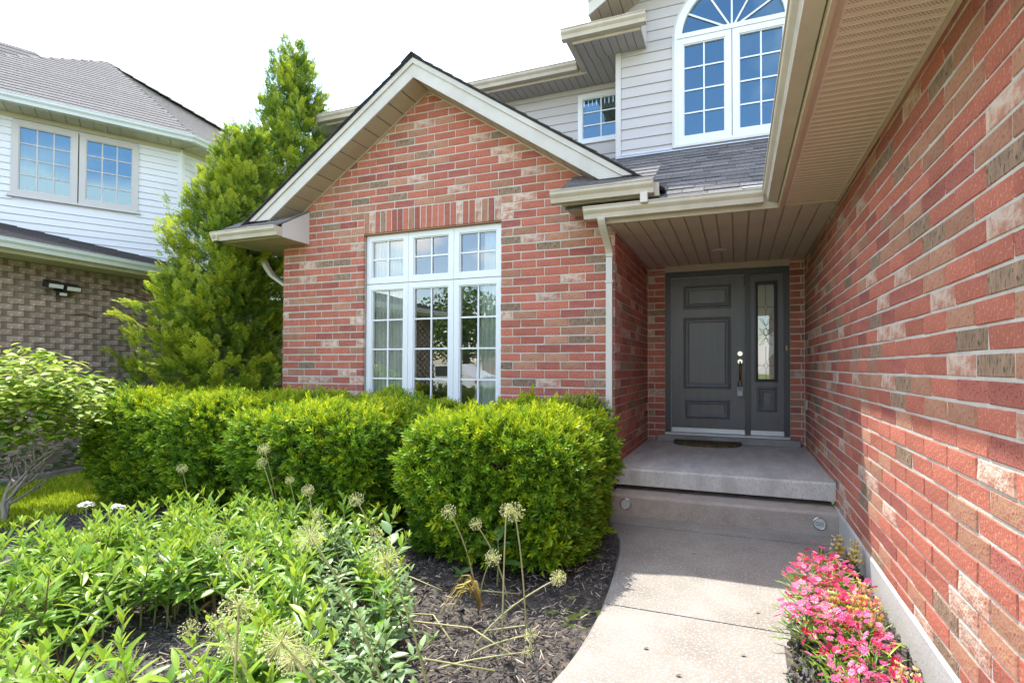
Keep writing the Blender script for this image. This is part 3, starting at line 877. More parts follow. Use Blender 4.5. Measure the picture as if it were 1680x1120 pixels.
# eave returns at both feet of the gable
def eave_return(sgn):
    X = lambda d: RX + sgn * d            # d: distance from ridge
    xi, xo = 1.74, 2.64                   # inner end, outer end
    yf = 4.59
    zb = 2.878
    mk = lambda a, b: (min(X(a), X(b)), max(X(a), X(b)))
    x0, x1 = mk(xi, xo)
    MB().box(x0, x1, yf, yf + .018, zb - .004, zb + .115).build('fascia', 'gutter', house)
    # soffit boards
    x = x0
    nb = 6
    for i in range(nb):
        a, b = x0 + (x1 - x0) * i / nb, x0 + (x1 - x0) * (i + 1) / nb
        MB().box(a + .003, b - .003, yf + .019, YF + (0.0 if sgn < 0 and b < XL else -.001), zb, zb + .01).build('soffit_panel', 'soffit_tan', house)
    MB().box(x0, x1, yf + .019, YF - .003, zb + .0105, zb + .03).build('soffit_backing', 'bark', house)
    # side eave running back
    if sgn < 0:
        MB().box(X(2.64), XL - .002, YF, 9.0, zb, zb + .012).build('soffit_panel', 'soffit_tan', house)
        MB().box(X(2.66), X(2.64), YF - .39, 9.0, zb - .004, zb + .115).build('fascia', 'gutter', house)
        gp2 = MB().prism(GP, yf - .115, 9.0, lambda t, d, q: (X(2.662) - d, t, zb + .004 + q)); gp2.build('gutter', 'gutter', house)
    # gutter on the front
    g0, g1 = (X(2.66) - .115, X(xi) - .0) if sgn < 0 else (X(xi) - .085, X(2.60))
    gutter_x(g0, g1, yf - .003, zb + .004, house)
    for e in (g0, g1): cap_x(e, yf - .003, zb + .004, house)
    # end panel against the wall
    ex_ = X(xi)
    prof = [(yf, zb - .004), (yf, zb + .15), (YF - .001, zb + .40), (YF - .001, zb - .004)]
    MB().prism(prof, ex_ - .012, ex_ + .006, lambda t, y, z: (t, y, z)).build('end_panel', 'trim_grey', house)
    # little sloped roof on top
    x0r, x1r = (X(2.74), X(xi) + .012) if sgn < 0 else (X(xi) - .012, X(2.60))
    rows = 4
    ya, za_ = yf - .075, zb + .110
    yb_, zb_ = YF + .02, zb + .42
    for i in range(rows):
        t0, t1 = i / rows, min(1, (i + 1.15) / rows)
        P0 = [(x0r, ya + (yb_ - ya) * t0, za_ + (zb_ - za_) * t0), (x1r, ya + (yb_ - ya) * t0, za_ + (zb_ - za_) * t0), (x1r, ya + (yb_ - ya) * t1, za_ + (zb_ - za_) * t1), (x0r, ya + (yb_ - ya) * t1, za_ + (zb_ - za_) * t1)]
        P1 = [(x, y, z + (.016 if k < 2 else .004)) for k, (x, y, z) in enumerate(P0)]
        MB().add(P0 + P1, [(0, 3, 2, 1), (4, 5, 6, 7), (0, 1, 5, 4), (1, 2, 6, 5), (2, 3, 7, 6), (3, 0, 4, 7)], 0, random.random()).build('shingle_row', 'shingle_grey', house, attr=True)
eave_return(-1)
eave_return(1)
# stub from the return gutter into the porch gutter
MB().bevel_box(-0.80, -0.735, 4.50, 4.555, 2.80, 2.895, .004).build('downspout', 'downpipe', house)

# downspout at the porch corner
def rect_pipe(pts, w, d, name, mat, parent):
    m = MB(); vs, fs = [], []
    for i, (x, y, z) in enumerate(pts):
        for a, b in ((-1, -1), (1, -1), (1, 1), (-1, 1)):
            vs.append((x + a * w / 2, y + b * d / 2, z))
    for i in range(len(pts) - 1):
        for k in range(4):
            fs.append((i * 4 + k, i * 4 + (k + 1) % 4, i * 4 + 4 + (k + 1) % 4, i * 4 + 4 + k))
    fs += [(3, 2, 1, 0), tuple(len(vs) - 4 + k for k in range(4))]
    m.add(vs, fs); return m.build(name, mat, parent)
XD = -1.176
elb = []
for i in range(11):
    t = i / 10
    elb.append((XD + .004, 4.60 + 0.335 * (t * t * (3 - 2 * t)), 2.735 - 0.30 * t))
rect_pipe(elb, 0.068, 0.056, 'downspout_elbow', 'downpipe', house)
rect_pipe([(XD, 4.937, 2.43), (XD, 4.937, 2.2), (XD, 4.937, 1.2), (XD, 4.937, 0.06)], 0.062, 0.05, 'downspout', 'downpipe', house)
for zz in (2.19, 0.9): MB().bevel_box(XD - .04, XD + .04, 4.905, 4.99, zz - .012, zz + .012, .002).build('pipe_bracket', 'downpipe', house)
# left side downspout
ld = []
for i in range(6):
    t = i / 5
    ld.append((-5.98 + .47 * t, 5.15, 2.80 - .42 * (0.35 * min(1, t * 3) + .65 * t)))
rect_pipe(ld + [(-5.51, 5.15, 2.2), (-5.51, 5.15, 0.1)], 0.06, 0.07, 'downspout', 'downpipe', house)

# ------------------------------------------------------------------ upper storey
UZ = 5.30                        # soffit
BX0, BX1, BC = -1.42, 1.32, -0.05
SB = 0.1305
def siding(parent, x0, x1, y, z0, z1, holes, mat, name='siding_board', frame=None, pitch=SB):
    """lapped boards, one object each, cut around holes(za, zb) -> intervals to leave out"""
    fr = frame or (lambda t, d, z: (t, y - d, z))
    k = 0
    z = z0
    while z < z1:
        zt_ = min(z + pitch, z1)
        iv = [(x0, x1)]
        for a, b in holes(z, zt_):
            iv = [q for p in iv for q in ((p[0], min(p[1], a)), (max(p[0], b), p[1])) if q[1] - q[0] > .01]
        for a, b in iv:
            prof = [(0.0, z), (0.018, z), (0.020, z + .004), (0.014, z + .045), (0.007, zt_ - .002), (0.0, zt_ - .002)]
            MB().prism(prof, a, b, fr).build(name, mat, parent)
        z += pitch
bay = MB().box(BX0, BX1, YB, YB + .12, 3.6, 6.6).box(BX0, BX0 + .12, YB + .121, YD, 3.2, 5.6).build('bay_wall', 'siding_grey', house)
# arched window opening
AW0, AW1, AZ0, AZS = -0.705, 0.605, 4.02, 5.315
AR = (AW1 - AW0) / 2
def arch_hole(za, zb):
    if zb < AZ0 + .02: return []
    if za < AZS: return [(AW0 + .03, AW1 - .03)]
    h = za - AZS
    if h >= AR - .02: return []
    w = math.sqrt(AR * AR - h * h) - .03
    return [(BC - w, BC + w)] if w > 0 else []
siding(house, BX0 + .06, BX1, YB, 3.93, 6.6, arch_hole, 'siding_grey')
MB().bevel_box(BX0 - .012, BX0 + .058, YB - .026, YB + .06, 3.70, UZ, .004).build('corner_post', 'trim_grey', house)
fr = lambda t, d, z: (BX0 - d, t, z)
siding(house, YB + .07, YD, 0, 3.93, UZ, lambda a, b: [], 'siding_grey', frame=fr)

main_wall = MB().box(-7.0, BX0, YD, YD + .12, 3.0, 5.6).build('upper_wall', 'siding_grey', house)
SWX0, SWX1, SWZ0, SWZ1 = -2.115, -1.45, 4.50, 5.20
siding(house, -5.6, BX0 - .03, YD, 3.93 - SB * 2, UZ, lambda a, b: [(SWX0 + .03, SWX1 - .0)] if b > SWZ0 + .02 and a < SWZ1 - .02 else [], 'siding_grey')
MB().prism([(0, UZ - .06), (.022, UZ - .06), (.022, UZ), (0, UZ)], -5.6, BX0 - .03, lambda t, d, z: (t, YD - .001 - d, z)).build('frieze_trim', 'trim_grey', house)

# soffits: L-shape over the bay and the back wall
def soffit_x(x0, x1, y0, y1, z, mat, parent, pw=0.10):
    nb = max(1, round((x1 - x0) / pw))
    for i in range(nb):
        a, b = x0 + (x1 - x0) * i / nb, x0 + (x1 - x0) * (i + 1) / nb
        MB().prism([(a + .002, .010), (a + .005, 0), (b - .005, 0), (b - .002, .010)], y0, y1, lambda t, x, q: (x, t, z + q)).build('soffit_panel', mat, parent)
    MB().box(x0, x1, y0, y1, z + .011, z + .03).build('soffit_backing', 'bark', parent)
FB, FM = 5.945, 6.60            # bay fascia line, main fascia line
BL = -1.86
soffit_x(BL, -1.055, FB + .02, YB - .022, UZ, 'soffit_grey', house)
soffit_x(BL, BX0 - .001, YB - .021, YD, UZ, 'soffit_grey', house)
soffit_x(-6.2, BL - .001, FM + .02, YD, UZ, 'soffit_grey', house)
MB().box(BL - .02, -1.05, FB, FB + .019, UZ - .012, UZ + .13).build('fascia', 'gutter', house)
MB().box(-6.3, BL - .021, FM, FM + .019, UZ - .012, UZ + .13).build('fascia', 'gutter', house)
MB().box(BL - .02, BL - .001, FB + .02, FM, UZ - .012, UZ + .13).build('fascia', 'soffit_grey', house)
gutter_x(BL - .135, -0.98, FB - .004, UZ + .02, house)
cap_x(-0.982, FB - .004, UZ + .02, house)
gutter_x(-6.6, BL - .14, FM - .004, UZ + .02, house)
MB().prism(GP, FB - .004, FM, lambda t, d, q: (BL - .022 - d, t, UZ + .02 + q)).build('gutter', 'gutter', house)
cap_x(BL - .136, FB - .004, UZ + .02, house)
MB().prism([(FB + .0, UZ - .012), (FB, UZ + .2), (YB - .021, UZ + .45), (YB - .021, UZ - .012)], -1.054, -1.04, lambda t, y, z: (t, y, z)).build('end_panel', 'trim_grey', house)
# bay gable rake
BS = 0.62
for sgn in (-1, 1):
    X = lambda d: BC + sgn * d
    top = 6.57
    f = lambda d, z: top + z - BS * d
    for (za_, zb_, y0, nm, mt) in ((0, .16, 5.90, 'rake_board', 'fascia_white'), (.16, .215, 5.884, 'rake_trim', 'fascia_white'), (.216, .262, 5.86, 'roof_edge', 'shingle_dark')):
        P0 = [(X(0), y0, f(0, za_)), (X(1.62), y0, f(1.62, za_)), (X(1.62), y0, f(1.62, zb_)), (X(0), y0, f(0, zb_))]
        P1 = [(x, 5.92 if nm != 'roof_edge' else 9.0, z) for x, y, z in P0]
        MB().add(P0 + P1, [(0, 1, 2, 3), (7, 6, 5, 4), (0, 4, 5, 1), (1, 5, 6, 2), (2, 6, 7, 3), (3, 7, 4, 0)]).build(nm, mt, house)
    for i in range(14):
        a, b = 1.62 * i / 14 + .004, 1.62 * (i + 1) / 14 - .004
        P0 = [(X(a), 5.921, f(a, 0)), (X(b), 5.921, f(b, 0)), (X(b), YB - .021, f(b, 0)), (X(a), YB - .021, f(a, 0))]
        P1 = [(x, y, z + .01) for x, y, z in P0]
        MB().add(P0 + P1, [(0, 1, 2, 3), (7, 6, 5, 4), (0, 4, 5, 1), (1, 5, 6, 2), (2, 6, 7, 3), (3, 7, 4, 0)]).build('soffit_panel', 'soffit_brown', house)
# sloped cap over the bay return
P0 = [(BL - .1, FB - .09, UZ + .128), (-1.04, FB - .09, UZ + .128), (-1.04, YB, UZ + .46), (BL - .1, YB, UZ + .46)]
P1 = [(x, y, z + .015) for x, y, z in P0]
MB().add(P0 + P1, [(0, 3, 2, 1), (4, 5, 6, 7), (0, 1, 5, 4), (1, 2, 6, 5), (2, 3, 7, 6), (3, 0, 4, 7)]).build('return_roof', 'shingle_grey', house)
# main roof
P0 = [(-6.6, FM - .09, UZ + .128), (BL - .1, FM - .09, UZ + .128), (BL - .1, 11, UZ + .128 + 4.4 * .5), (-6.6, 11, UZ + .128 + 4.4 * .5)]
P1 = [(x, y, z + .02) for x, y, z in P0]
MB().add(P0 + P1, [(0, 3, 2, 1), (4, 5, 6, 7), (0, 1, 5, 4), (1, 2, 6, 5), (2, 3, 7, 6), (3, 0, 4, 7)]).build('main_roof', 'shingle_grey', house)

# ------------------------------------------------------------------ windows
def sash(name, x0, x1, z0, z1, y, fw_, nx, nz, parent, mat='window_white', glass='glass', depth=.05, bar=.018, place=None):
    """a framed light: frame part, pane sub-parts one per light, muntin sub-parts"""
    T = place or (lambda x, yy, z: (x, yy, z))
    def bx(mb, a, b, c, d, e, f_):
        vs = [(a, c, e), (b, c, e), (b, d, e), (a, d, e), (a, c, f_), (b, c, f_), (b, d, f_), (a, d, f_)]
        mb.add([T(*v) for v in vs], [(0, 3, 2, 1), (4, 5, 6, 7), (0, 1, 5, 4), (1, 2, 6, 5), (2, 3, 7, 6), (3, 0, 4, 7)])
    m = MB()
    bx(m, x0, x0 + fw_, y, y + depth, z0, z1); bx(m, x1 - fw_, x1, y, y + depth, z0, z1)
    bx(m, x0 + fw_, x1 - fw_, y + .0, y + depth, z1 - fw_, z1); bx(m, x0 + fw_, x1 - fw_, y, y + depth, z0, z0 + fw_)
    # inner stop
    q = fw_ + .012
    a, b, c, d = x0 + fw_, x1 - fw_, z0 + fw_, z1 - fw_
    bx(m, a, a + .012, y + .012, y + depth, c, d); bx(m, b - .012, b, y + .012, y + depth, c, d)
    bx(m, a + .012, b - .012, y + .012, y + depth, d - .012, d); bx(m, a + .012, b - .012, y + .012, y + depth, c, c + .012)
    w = m.build(name, mat, parent)
    a, b, c, d = a + .012, b - .012, c + .012, d - .012
    for i in range(1, nx):
        xx = a + (b - a) * i / nx
        mm = MB(); bx(mm, xx - bar / 2, xx + bar / 2, y + .020, y + .030, c, d); mm.build('muntin', mat, w)
    for j in range(1, nz):
        zz = c + (d - c) * j / nz
        mm = MB(); bx(mm, a, b, y + .0215, y + .0285, zz - bar / 2, zz + bar / 2); mm.build('muntin', mat, w)
    mm = MB()
    mm.add([T(a, y + .033, c), T(b, y + .033, c), T(b, y + .033, d), T(a, y + .033, d)], [(0, 1, 2, 3)])
    mm.build('pane', glass, w)
    return w
YWN = YF + .05
xs = [WX0 + .006, -3.589, -2.985, WX1 - .006]
zr = 2.333
for i in range(3):
    sash('window', xs[i] + .002, xs[i + 1] - .002, zr + .004, WZ1 - .012, YWN, .066, 2, 2, house, depth=.06)
    sash('window', xs[i] + .002, xs[i + 1] - .002, WZ0 + .01, zr - .004, YWN, .066, 2, 4, house, depth=.06)
# room behind
m = MB()
rx0, rx1, ry0, ry1, rz0, rz1 = -5.28, -1.30, YF + .145, 6.9, 0.45, 3.1
for f in ([(rx0, ry1, rz0), (rx1, ry1, rz0), (rx1, ry1, rz1), (rx0, ry1, rz1)], [(rx0, ry0, rz0), (rx0, ry1, rz0), (rx0, ry1, rz1), (rx0, ry0, rz1)],
          [(rx1, ry1, rz0), (rx1, ry0, rz0), (rx1, ry0, rz1), (rx1, ry1, rz1)], [(rx0, ry0, rz1), (rx0, ry1, rz1), (rx1, ry1, rz1), (rx1, ry0, rz1)]):
    m.add(f, [(0, 1, 2, 3)])
m.build('room', 'interior', house)
MB().add([(rx0, ry0, rz0), (rx1, ry0, rz0), (rx1, ry1, rz0), (rx0, ry1, rz0)], [(0, 1, 2, 3)]).build('room_floor', 'interior_floor', house)
def curtain(label, x0, x1, xb0, xb1, y, z0, z1, folds, mat='curtain', cat='curtain', top_amp=.012):
    n = folds * 8
    vs, fs = [], []
    rows = 10
    ph = [random.uniform(-.5, .5) for _ in range(n + 1)]
    for j in range(rows + 1):
        t = j / rows
        a, b = x0 + (xb0 - x0) * t ** 1.5, x1 + (xb1 - x1) * t ** 1.5
        for i in range(n + 1):
            s = i / n
            vs.append((a + (b - a) * s, y + (top_amp + .012 * t) * math.sin(s * folds * 2 * math.pi + ph[i] * .6), z1 + (z0 - z1) * t))
    for j in range(rows):
        for i in range(n):
            q = j * (n + 1) + i
            fs.append((q, q + n + 1, q + n + 2, q + 1))
    m = MB().add(vs, fs)
    o = m.build('curtain', mat, None, smooth=True)
    return tag(o, label, cat)
curtain('pale sheer curtain drawn across the window pane farthest from the porch', -4.13, -3.70, -4.13, -3.62, YWN + .09, .8, 2.86, 9)
curtain('pale sheer curtain hanging at the window side nearest the porch', -2.64, -2.41, -2.78, -2.41, YWN + .09, .8, 2.88, 5)

# small upstairs window
sash('window', SWX0, SWX1, SWZ0, SWZ1, YD - .03, .062, 2, 3, house, glass='glass_upper', depth=.05, bar=.016)
m = MB(); m.add([(-2.2, YD + .5, 4.3), (-1.4, YD + .5, 4.3), (-1.4, YD + .5, 5.3), (-2.2, YD + .5, 5.3)], [(0, 1, 2, 3)]); m.build('room', 'interior', house)
vl = MB()
for i in range(9): vl.prism([(0, 5.02 + .0), (.02, 5.02), (.02, 5.16), (0, 5.16)], SWX0 + .07 + i * .06, SWX0 + .07 + i * .06 + .05, lambda t, d, z: (t, YD + .06 + d, z))
tag(vl.build('valance', 'blind'), 'short pleated valance inside the small upstairs window', 'valance')

# arched window with two casements
FW = .072
yA = YB - .035
for a, b in ((AW0 + .03, BC - .004), (BC + .004, AW1 - .03)):
    sash('window', a, b, AZ0 + .03, AZS - .004, yA + .012, .072, 2, 4, house, glass='glass_upper', depth=.06, bar=.017)
m = MB()
m.box(AW0, AW0 + .03, yA, yA + .08, AZ0, AZS); m.box(AW1 - .03, AW1, yA, yA + .08, AZ0, AZS); m.box(AW0 + .03, AW1 - .03, yA, yA + .08, AZ0, AZ0 + .03)
arch = m.build('arched_window', 'window_white', house)
zc = AZS + .006
m = MB(); m.box(AW0, AW1, yA + .001, yA + .07, AZS - .003, AZS + .052); m.build('transom_bar', 'window_white', arch)
N = 40
def ring(r0, r1, y0, y1, sx=1.0):
    vs, fs = [], []
    for i in range(N + 1):
        t = math.pi * i / N
        for r_, y_ in ((r0, y0), (r1, y0), (r1, y1), (r0, y1)):
            vs.append((BC + r_ * math.cos(t), y_, zc + r_ * math.sin(t)))
    for i in range(N):
        for k in range(4):
            fs.append((i * 4 + k, i * 4 + (k + 1) % 4, i * 4 + 4 + (k + 1) % 4, i * 4 + 4 + k))
    return MB().add(vs, fs)
ring(AR - .085, AR, yA, yA + .08).build('arch_frame', 'window_white', arch)
ring(AR, AR + .03, yA + .012, yA + .06).build('arch_trim', 'trim_grey', arch)
for i in range(1, 6):
    t = math.pi * i / 6
    d = np.array([math.cos(t), math.sin(t)]); q = np.array([-d[1], d[0]]) * .010
    pts = [d * .05 - q, d * (AR - .08) - q, d * (AR - .08) + q, d * .05 + q]
    P0 = [(BC + x, yA + .024, zc + z) for x, z in pts]; P1 = [(BC + x, yA + .036, zc + z) for x, z in pts]
    MB().add(P0 + P1, [(0, 1, 2, 3), (7, 6, 5, 4), (0, 4, 5, 1), (1, 5, 6, 2), (2, 6, 7, 3), (3, 7, 4, 0)]).build('muntin', 'window_white', arch)
vs = [(BC, yA + .042, zc + .04)] + [(BC + (AR - .08) * math.cos(math.pi * i / N), yA + .042, zc + (AR - .08) * math.sin(math.pi * i / N)) for i in range(N + 1)]
MB().add(vs, [(0, i, i + 1) for i in range(1, N + 1)]).build('pane', 'glass_upper', arch)
MB().prism([(.0, AZ0 - .03), (.05, AZ0 - .03), (.04, AZ0 - .001), (.0, AZ0 - .001)], AW0 - .02, AW1 + .02, lambda t, d, z: (t, YB - .002 - d, z)).build('sill', 'trim_grey', arch)
MB().box(AW0 - .03, AW0 - .001, YB - .03, YB + .0, AZ0 - .02, AZS).build('side_trim', 'trim_grey', arch)
MB().add([(-0.8, YB + .6, 3.9), (0.8, YB + .6, 3.9), (0.8, YB + .6, 6.1), (-0.8, YB + .6, 6.1)], [(0, 1, 2, 3)]).build('room', 'interior', house)
# cut the bay wall behind the glass: rebuild as four pieces
bpy.data.objects.remove(bay)
bm_ = MB().box(BX0, AW0 + .02, YB, YB + .12, 3.6, 6.6).box(AW1 - .02, BX1, YB, YB + .12, 3.6, 6.6).box(AW0 + .02, AW1 - .02, YB, YB + .12, 3.6, AZ0 + .02).box(BX0, BX0 + .12, YB + .121, YD, 3.2, 5.6)
bm_.build('bay_wall', 'siding_grey', house)
m = MB()                          # spandrels over the arch
for i in range(N):
    t0, t1 = math.pi * i / N, math.pi * (i + 1) / N
    r_ = AR - .03
    xa_, xb_ = BC + r_ * math.cos(t0), BC + r_ * math.cos(t1)
    za_, zb_ = zc + r_ * math.sin(t0), zc + r_ * math.sin(t1)
    m.add([(xa_, YB + .004, za_), (xb_, YB + .004, zb_), (xb_, YB + .004, 6.6), (xa_, YB + .004, 6.6)], [(0, 1, 2, 3)])
m.build('bay_wall', 'siding_grey', house)
bpy.data.objects.remove(main_wall)
MB().box(-7.0, SWX0 + .02, YD, YD + .12, 3.0, 5.6).box(SWX1 - .02, BX0, YD, YD + .12, 3.0, 5.6).box(SWX0 + .02, SWX1 - .02, YD, YD + .12, 3.0, SWZ0 + .02).box(SWX0 + .02, SWX1 - .02, YD, YD + .12, SWZ1 - .02, 5.6).build('upper_wall', 'siding_grey', house)

# dry leaf bits on the walk
for i, (x, y, z) in enumerate(((-.42, 2.52, .004), (.02, 2.62, .004), (-.25, 2.35, .004), (.35, 4.95, .194), (-.5, 4.86, .194), (.1, 3.1, .004), (.62, 4.84, .194), (-.3, 3.9, .004))):
    m = MB().add([(x - .014, y, z), (x, y - .009, z + .002), (x + .017, y + .003, z + .006), (x + .002, y + .010, z + .003)], [(0, 1, 2, 3)])
    tag(m.build('leaf_litter', 'straw' if i % 2 else 'bark'), 'tiny dry leaf fragment lying on the concrete', 'leaf', 'leaf fragments on the concrete')
# ------------------------------------------------------------------ porch, step
porch = MB()
porch.prism([(4.905, 0.235), (4.905, 0.372), (4.912, 0.386), (4.925, 0.390), (YD + .1, 0.390), (YD + .1, 0.235)], XR - .0, XW - .001, lambda t, y, z: (t, y, z))
porch = tag(porch.build('porch_slab', 'concrete_porch', None), 'grey broom-finished concrete porch slab in front of the dark door', 'porch')
st = MB().prism([(4.705, 0.0), (4.700, 0.165), (4.708, 0.180), (4.722, 0.187), (5.25, 0.190), (5.25, 0.0)], -1.10, XW - .013, lambda t, y, z: (t, y, z))
step = tag(st.build('concrete_step', 'concrete_step'), 'brownish worn concrete step below the porch slab', 'step')
MB().box(XR - .0, XW - .001, 5.26, YD, -.1, .234).build('under_wall', 'mortar_dark', porch)
sl = MB().bevel_box(-1.0, 0.712, 6.885, YD + .03, 0.391, 0.472, .005).build('door_step', 'stone_sill')
tag(sl, 'grey concrete threshold block under the front door', 'threshold')
for x, z, lab in ((-0.965, 0.105, 'round step light near the yew hedge end of the concrete step'), (0.62, 0.095, 'round step light at the end of the step beside the brick garage wall')):
    e = empty('step_light', (x, 4.7, z), label=lab, cat='light', group='lights set in the step')
    # ring and lens
    vs, fs = [], []
    seg = 24
    for i in range(seg):
        t = 2 * math.pi * i / seg
        for r_, y_ in ((.052, 4.7045), (.052, 4.696), (.044, 4.694), (.043, 4.700)):
            vs.append((x + r_ * math.cos(t), y_, z + r_ * math.sin(t)))
    for i in range(seg):
        j = (i + 1) % seg
        for k in range(3): fs.append((i * 4 + k, j * 4 + k, j * 4 + k + 1, i * 4 + k + 1))
    MB().add(vs, fs).build('ring', 'chrome', e, smooth=True)
    MB().disc((x, 4.701, z), (0, -1, 0), .0435, .041, .0035, 24).build('lens', 'lamp_lens', e)
    if x > 0: 
        for q in (-.012, .0, .012): MB().box(x - .030, x + .030, 4.6945, 4.6975, z + q - .002, z + q + .002).build('louvre', 'chrome', e)

# door mat: half round coir
m = MB(); vs = []; seg = 28
vs_t, fs = [], []
cx, cy = -0.365, 6.885
out = [(cx + .41 * math.cos(math.pi + math.pi * i / seg), cy + .36 * abs(math.sin(math.pi * i / seg)) ** .55 * -1 - .006) for i in range(seg + 1)]
n = len(out)
vs = [(x, y, .392) for x, y in out] + [(x + (cx - x) * .012, y + (cy - y) * .012, .425) for x, y in out]
fs = [(i, (i + 1) % n, n + (i + 1) % n, n + i) for i in range(n)] + [tuple(range(n, 2 * n))]
MB().add(vs, fs)
dm = MB().add(vs, fs).build('doormat', 'mat_coir')
tag(dm, 'worn brown and green coir mat at the front door', 'doormat')

# ------------------------------------------------------------------ entrance door (a part of the house)
yd = YD + .03
m = MB()
fz0, fz1 = 0.476, 2.612
m.box(-0.905, -0.832, yd - .03, yd + .08, fz0 + .03, fz1); m.box(0.540, 0.605, yd - .03, yd + .08, fz0 + .03, fz1); m.box(-.832, .540, yd - .03, yd + .08, 2.535, fz1)
m.box(0.092, 0.150, yd - .026, yd + .08, fz0 + .03, 2.534)
door = m.build('front_door', 'door_frame', house)
MB().bevel_box(-0.908, 0.606, YD - .012, YD + .08, fz1 + .001, ZS - .002, .003).build('head_trim', 'soffit_tan', house)
MB().bevel_box(-.905, .605, yd - .07, yd + .08, fz0 - .004, fz0 + .029, .004).build('door_sill', 'aluminium', door)
MB().box(-.905, .605, yd - .072, yd - .0705, fz0 + .012, fz0 + .028).build('sill_nosing', 'fascia_white', door)
# pale grey weather strip along jamb and head
m = MB(); m.box(-.8315, -.825, yd - .012, yd + .0, fz0 + .03, 2.534); m.box(-.825, .0915, yd - .012, yd, 2.528, 2.534); m.build('weather_strip', 'lock_grey', door)
def panel_door(name, x0, x1, z0, z1, y, panels, parent, hole=None):
    """slab with raised mouldings; panels: (x0, x1, z0, z1, inset)"""
    m = MB()
    if hole:
        a, b, c, d = hole
        m.box(x0, a, y, y + .04, z0, z1); m.box(b, x1, y, y + .04, z0, z1); m.box(a, b, y, y + .04, z0, c); m.box(a, b, y, y + .04, d, z1)
    else:
        m.box(x0, x1, y, y + .04, z0, z1)
    s = m.build(name, 'door_paint', parent)
    return s
def moulding(x0, x1, z0, z1, y, prof, parent, name='moulding', mat='door_paint'):
    """a picture-frame moulding; prof is (inset, proud) pairs"""
    vs, fs = [], []
    for i, p in prof_enum(prof):
        vs += [(x0 + i, y - p, z0 + i), (x1 - i, y - p, z0 + i), (x1 - i, y - p, z1 - i), (x0 + i, y - p, z1 - i)]
    for k in range(len(prof) - 1):
        for q in range(4):
            fs.append((k * 4 + q, k * 4 + (q + 1) % 4, k * 4 + 4 + (q + 1) % 4, k * 4 + 4 + q))
    last = (len(prof) - 1) * 4
    return vs, fs, last
def prof_enum(p): return p
PR = [(0, 0), (.006, .014), (.020, .016), (.032, .004), (.044, .002), (.050, .008), (.058, .008), (.075, .002)]
slab = panel_door('door_leaf', -0.824, 0.086, 0.567, 2.527, yd, None, door)
for (a, b, c, d) in ((-.671, -.078, 2.115, 2.425), (-.671, -.080, 1.077, 2.009), (-.650, -.092, 0.688, 0.947)):
    vs, fs, last = moulding(a, b, c, d, yd - .0005, PR, slab)
    fs.append(tuple(last + q for q in range(4)))
    MB().add(vs, fs).build('door_panel', 'door_paint', slab if False else door)
side_l = panel_door('sidelight', 0.151, 0.539, 0.567, 2.533, yd, None, door, hole=(.243, .427, 1.209, 2.391))
vs, fs, last = moulding(.205, .471, 1.172, 2.441, yd - .0005, [(0, 0), (.004, .016), (.016, .018), (.028, .010), (.038, .0)], door)
MB().add(vs, fs).build('glass_frame', 'door_frame', door)
vs, fs, last = moulding(.228, .458, 0.800, 1.114, yd - .0005, PR, door); fs.append(tuple(last + q for q in range(4)))
MB().add(vs, fs).build('door_panel', 'door_paint', door)
MB().add([(.24, yd + .014, 1.206), (.43, yd + .014, 1.206), (.43, yd + .014, 2.394), (.24, yd + .014, 2.394)], [(0, 1, 2, 3)]).build('pane', 'glass_side', door)
material('hall_wall', (0.40, 0.385, 0.36), 0.8, (0.36, 0.345, 0.32), 2)
MB().add([(-1.2, yd + 1.4, .47), (1.4, yd + 1.4, .47), (1.4, yd + 1.4, 2.9), (-1.2, yd + 1.4, 2.9), (-1.2, yd + .12, .47), (1.4, yd + .12, .47), (1.4, yd + .12, 2.9), (-1.2, yd + .12, 2.9)],
         [(0, 1, 2, 3), (4, 5, 1, 0), (3, 2, 6, 7), (0, 3, 7, 4), (1, 5, 6, 2)]).build('hall', 'hall_wall', house)
for a, b in ((-.824, .086), (.151, .539)):
    MB().bevel_box(a, b, yd - .012, yd + .04, .507, .566, .003).build('door_sweep', 'aluminium', door)
# white stair stringer seen through the sidelight
MB().prism([(0, 1.20), (.35, 1.62), (.35, 1.86), (0, 1.66)], .8, .84, lambda t, x, z: (.16 + x, yd + t - .4, z)).build('stair', 'window_white', house)
# leaded pattern
lead = MB()
cxg = .335
yl = yd + .010
def came(pts, r=.0028): lead.tube([(x, yl, z) for x, z in pts], r, 5)
came([(cxg, 1.21), (cxg, 1.33)]); came([(cxg, 1.43), (cxg, 1.62)]); came([(cxg, 1.99), (cxg, 2.07)]); came([(cxg, 2.16), (cxg, 2.39)])
for zc_ in (2.115, 1.38):
    came([(.243, zc_), (cxg - .026, zc_), (cxg, zc_ + .045), (cxg + .026, zc_), (.427, zc_)]); came([(cxg - .026, zc_), (cxg, zc_ - .045), (cxg + .026, zc_)])
for zc_, k in ((1.93, 1), (1.80, 1), (1.80, -1), (1.68, -1)):
    for sg in (-1, 1):
        came([(cxg, zc_ - .055 * k), (cxg + sg * .03, zc_ - .02 * k), (cxg + sg * .075, zc_ + .045 * k), (cxg + sg * .035, zc_ + .03 * k), (cxg, zc_ - .055 * k)])
lead.build('lead_came', 'lead_came', door)
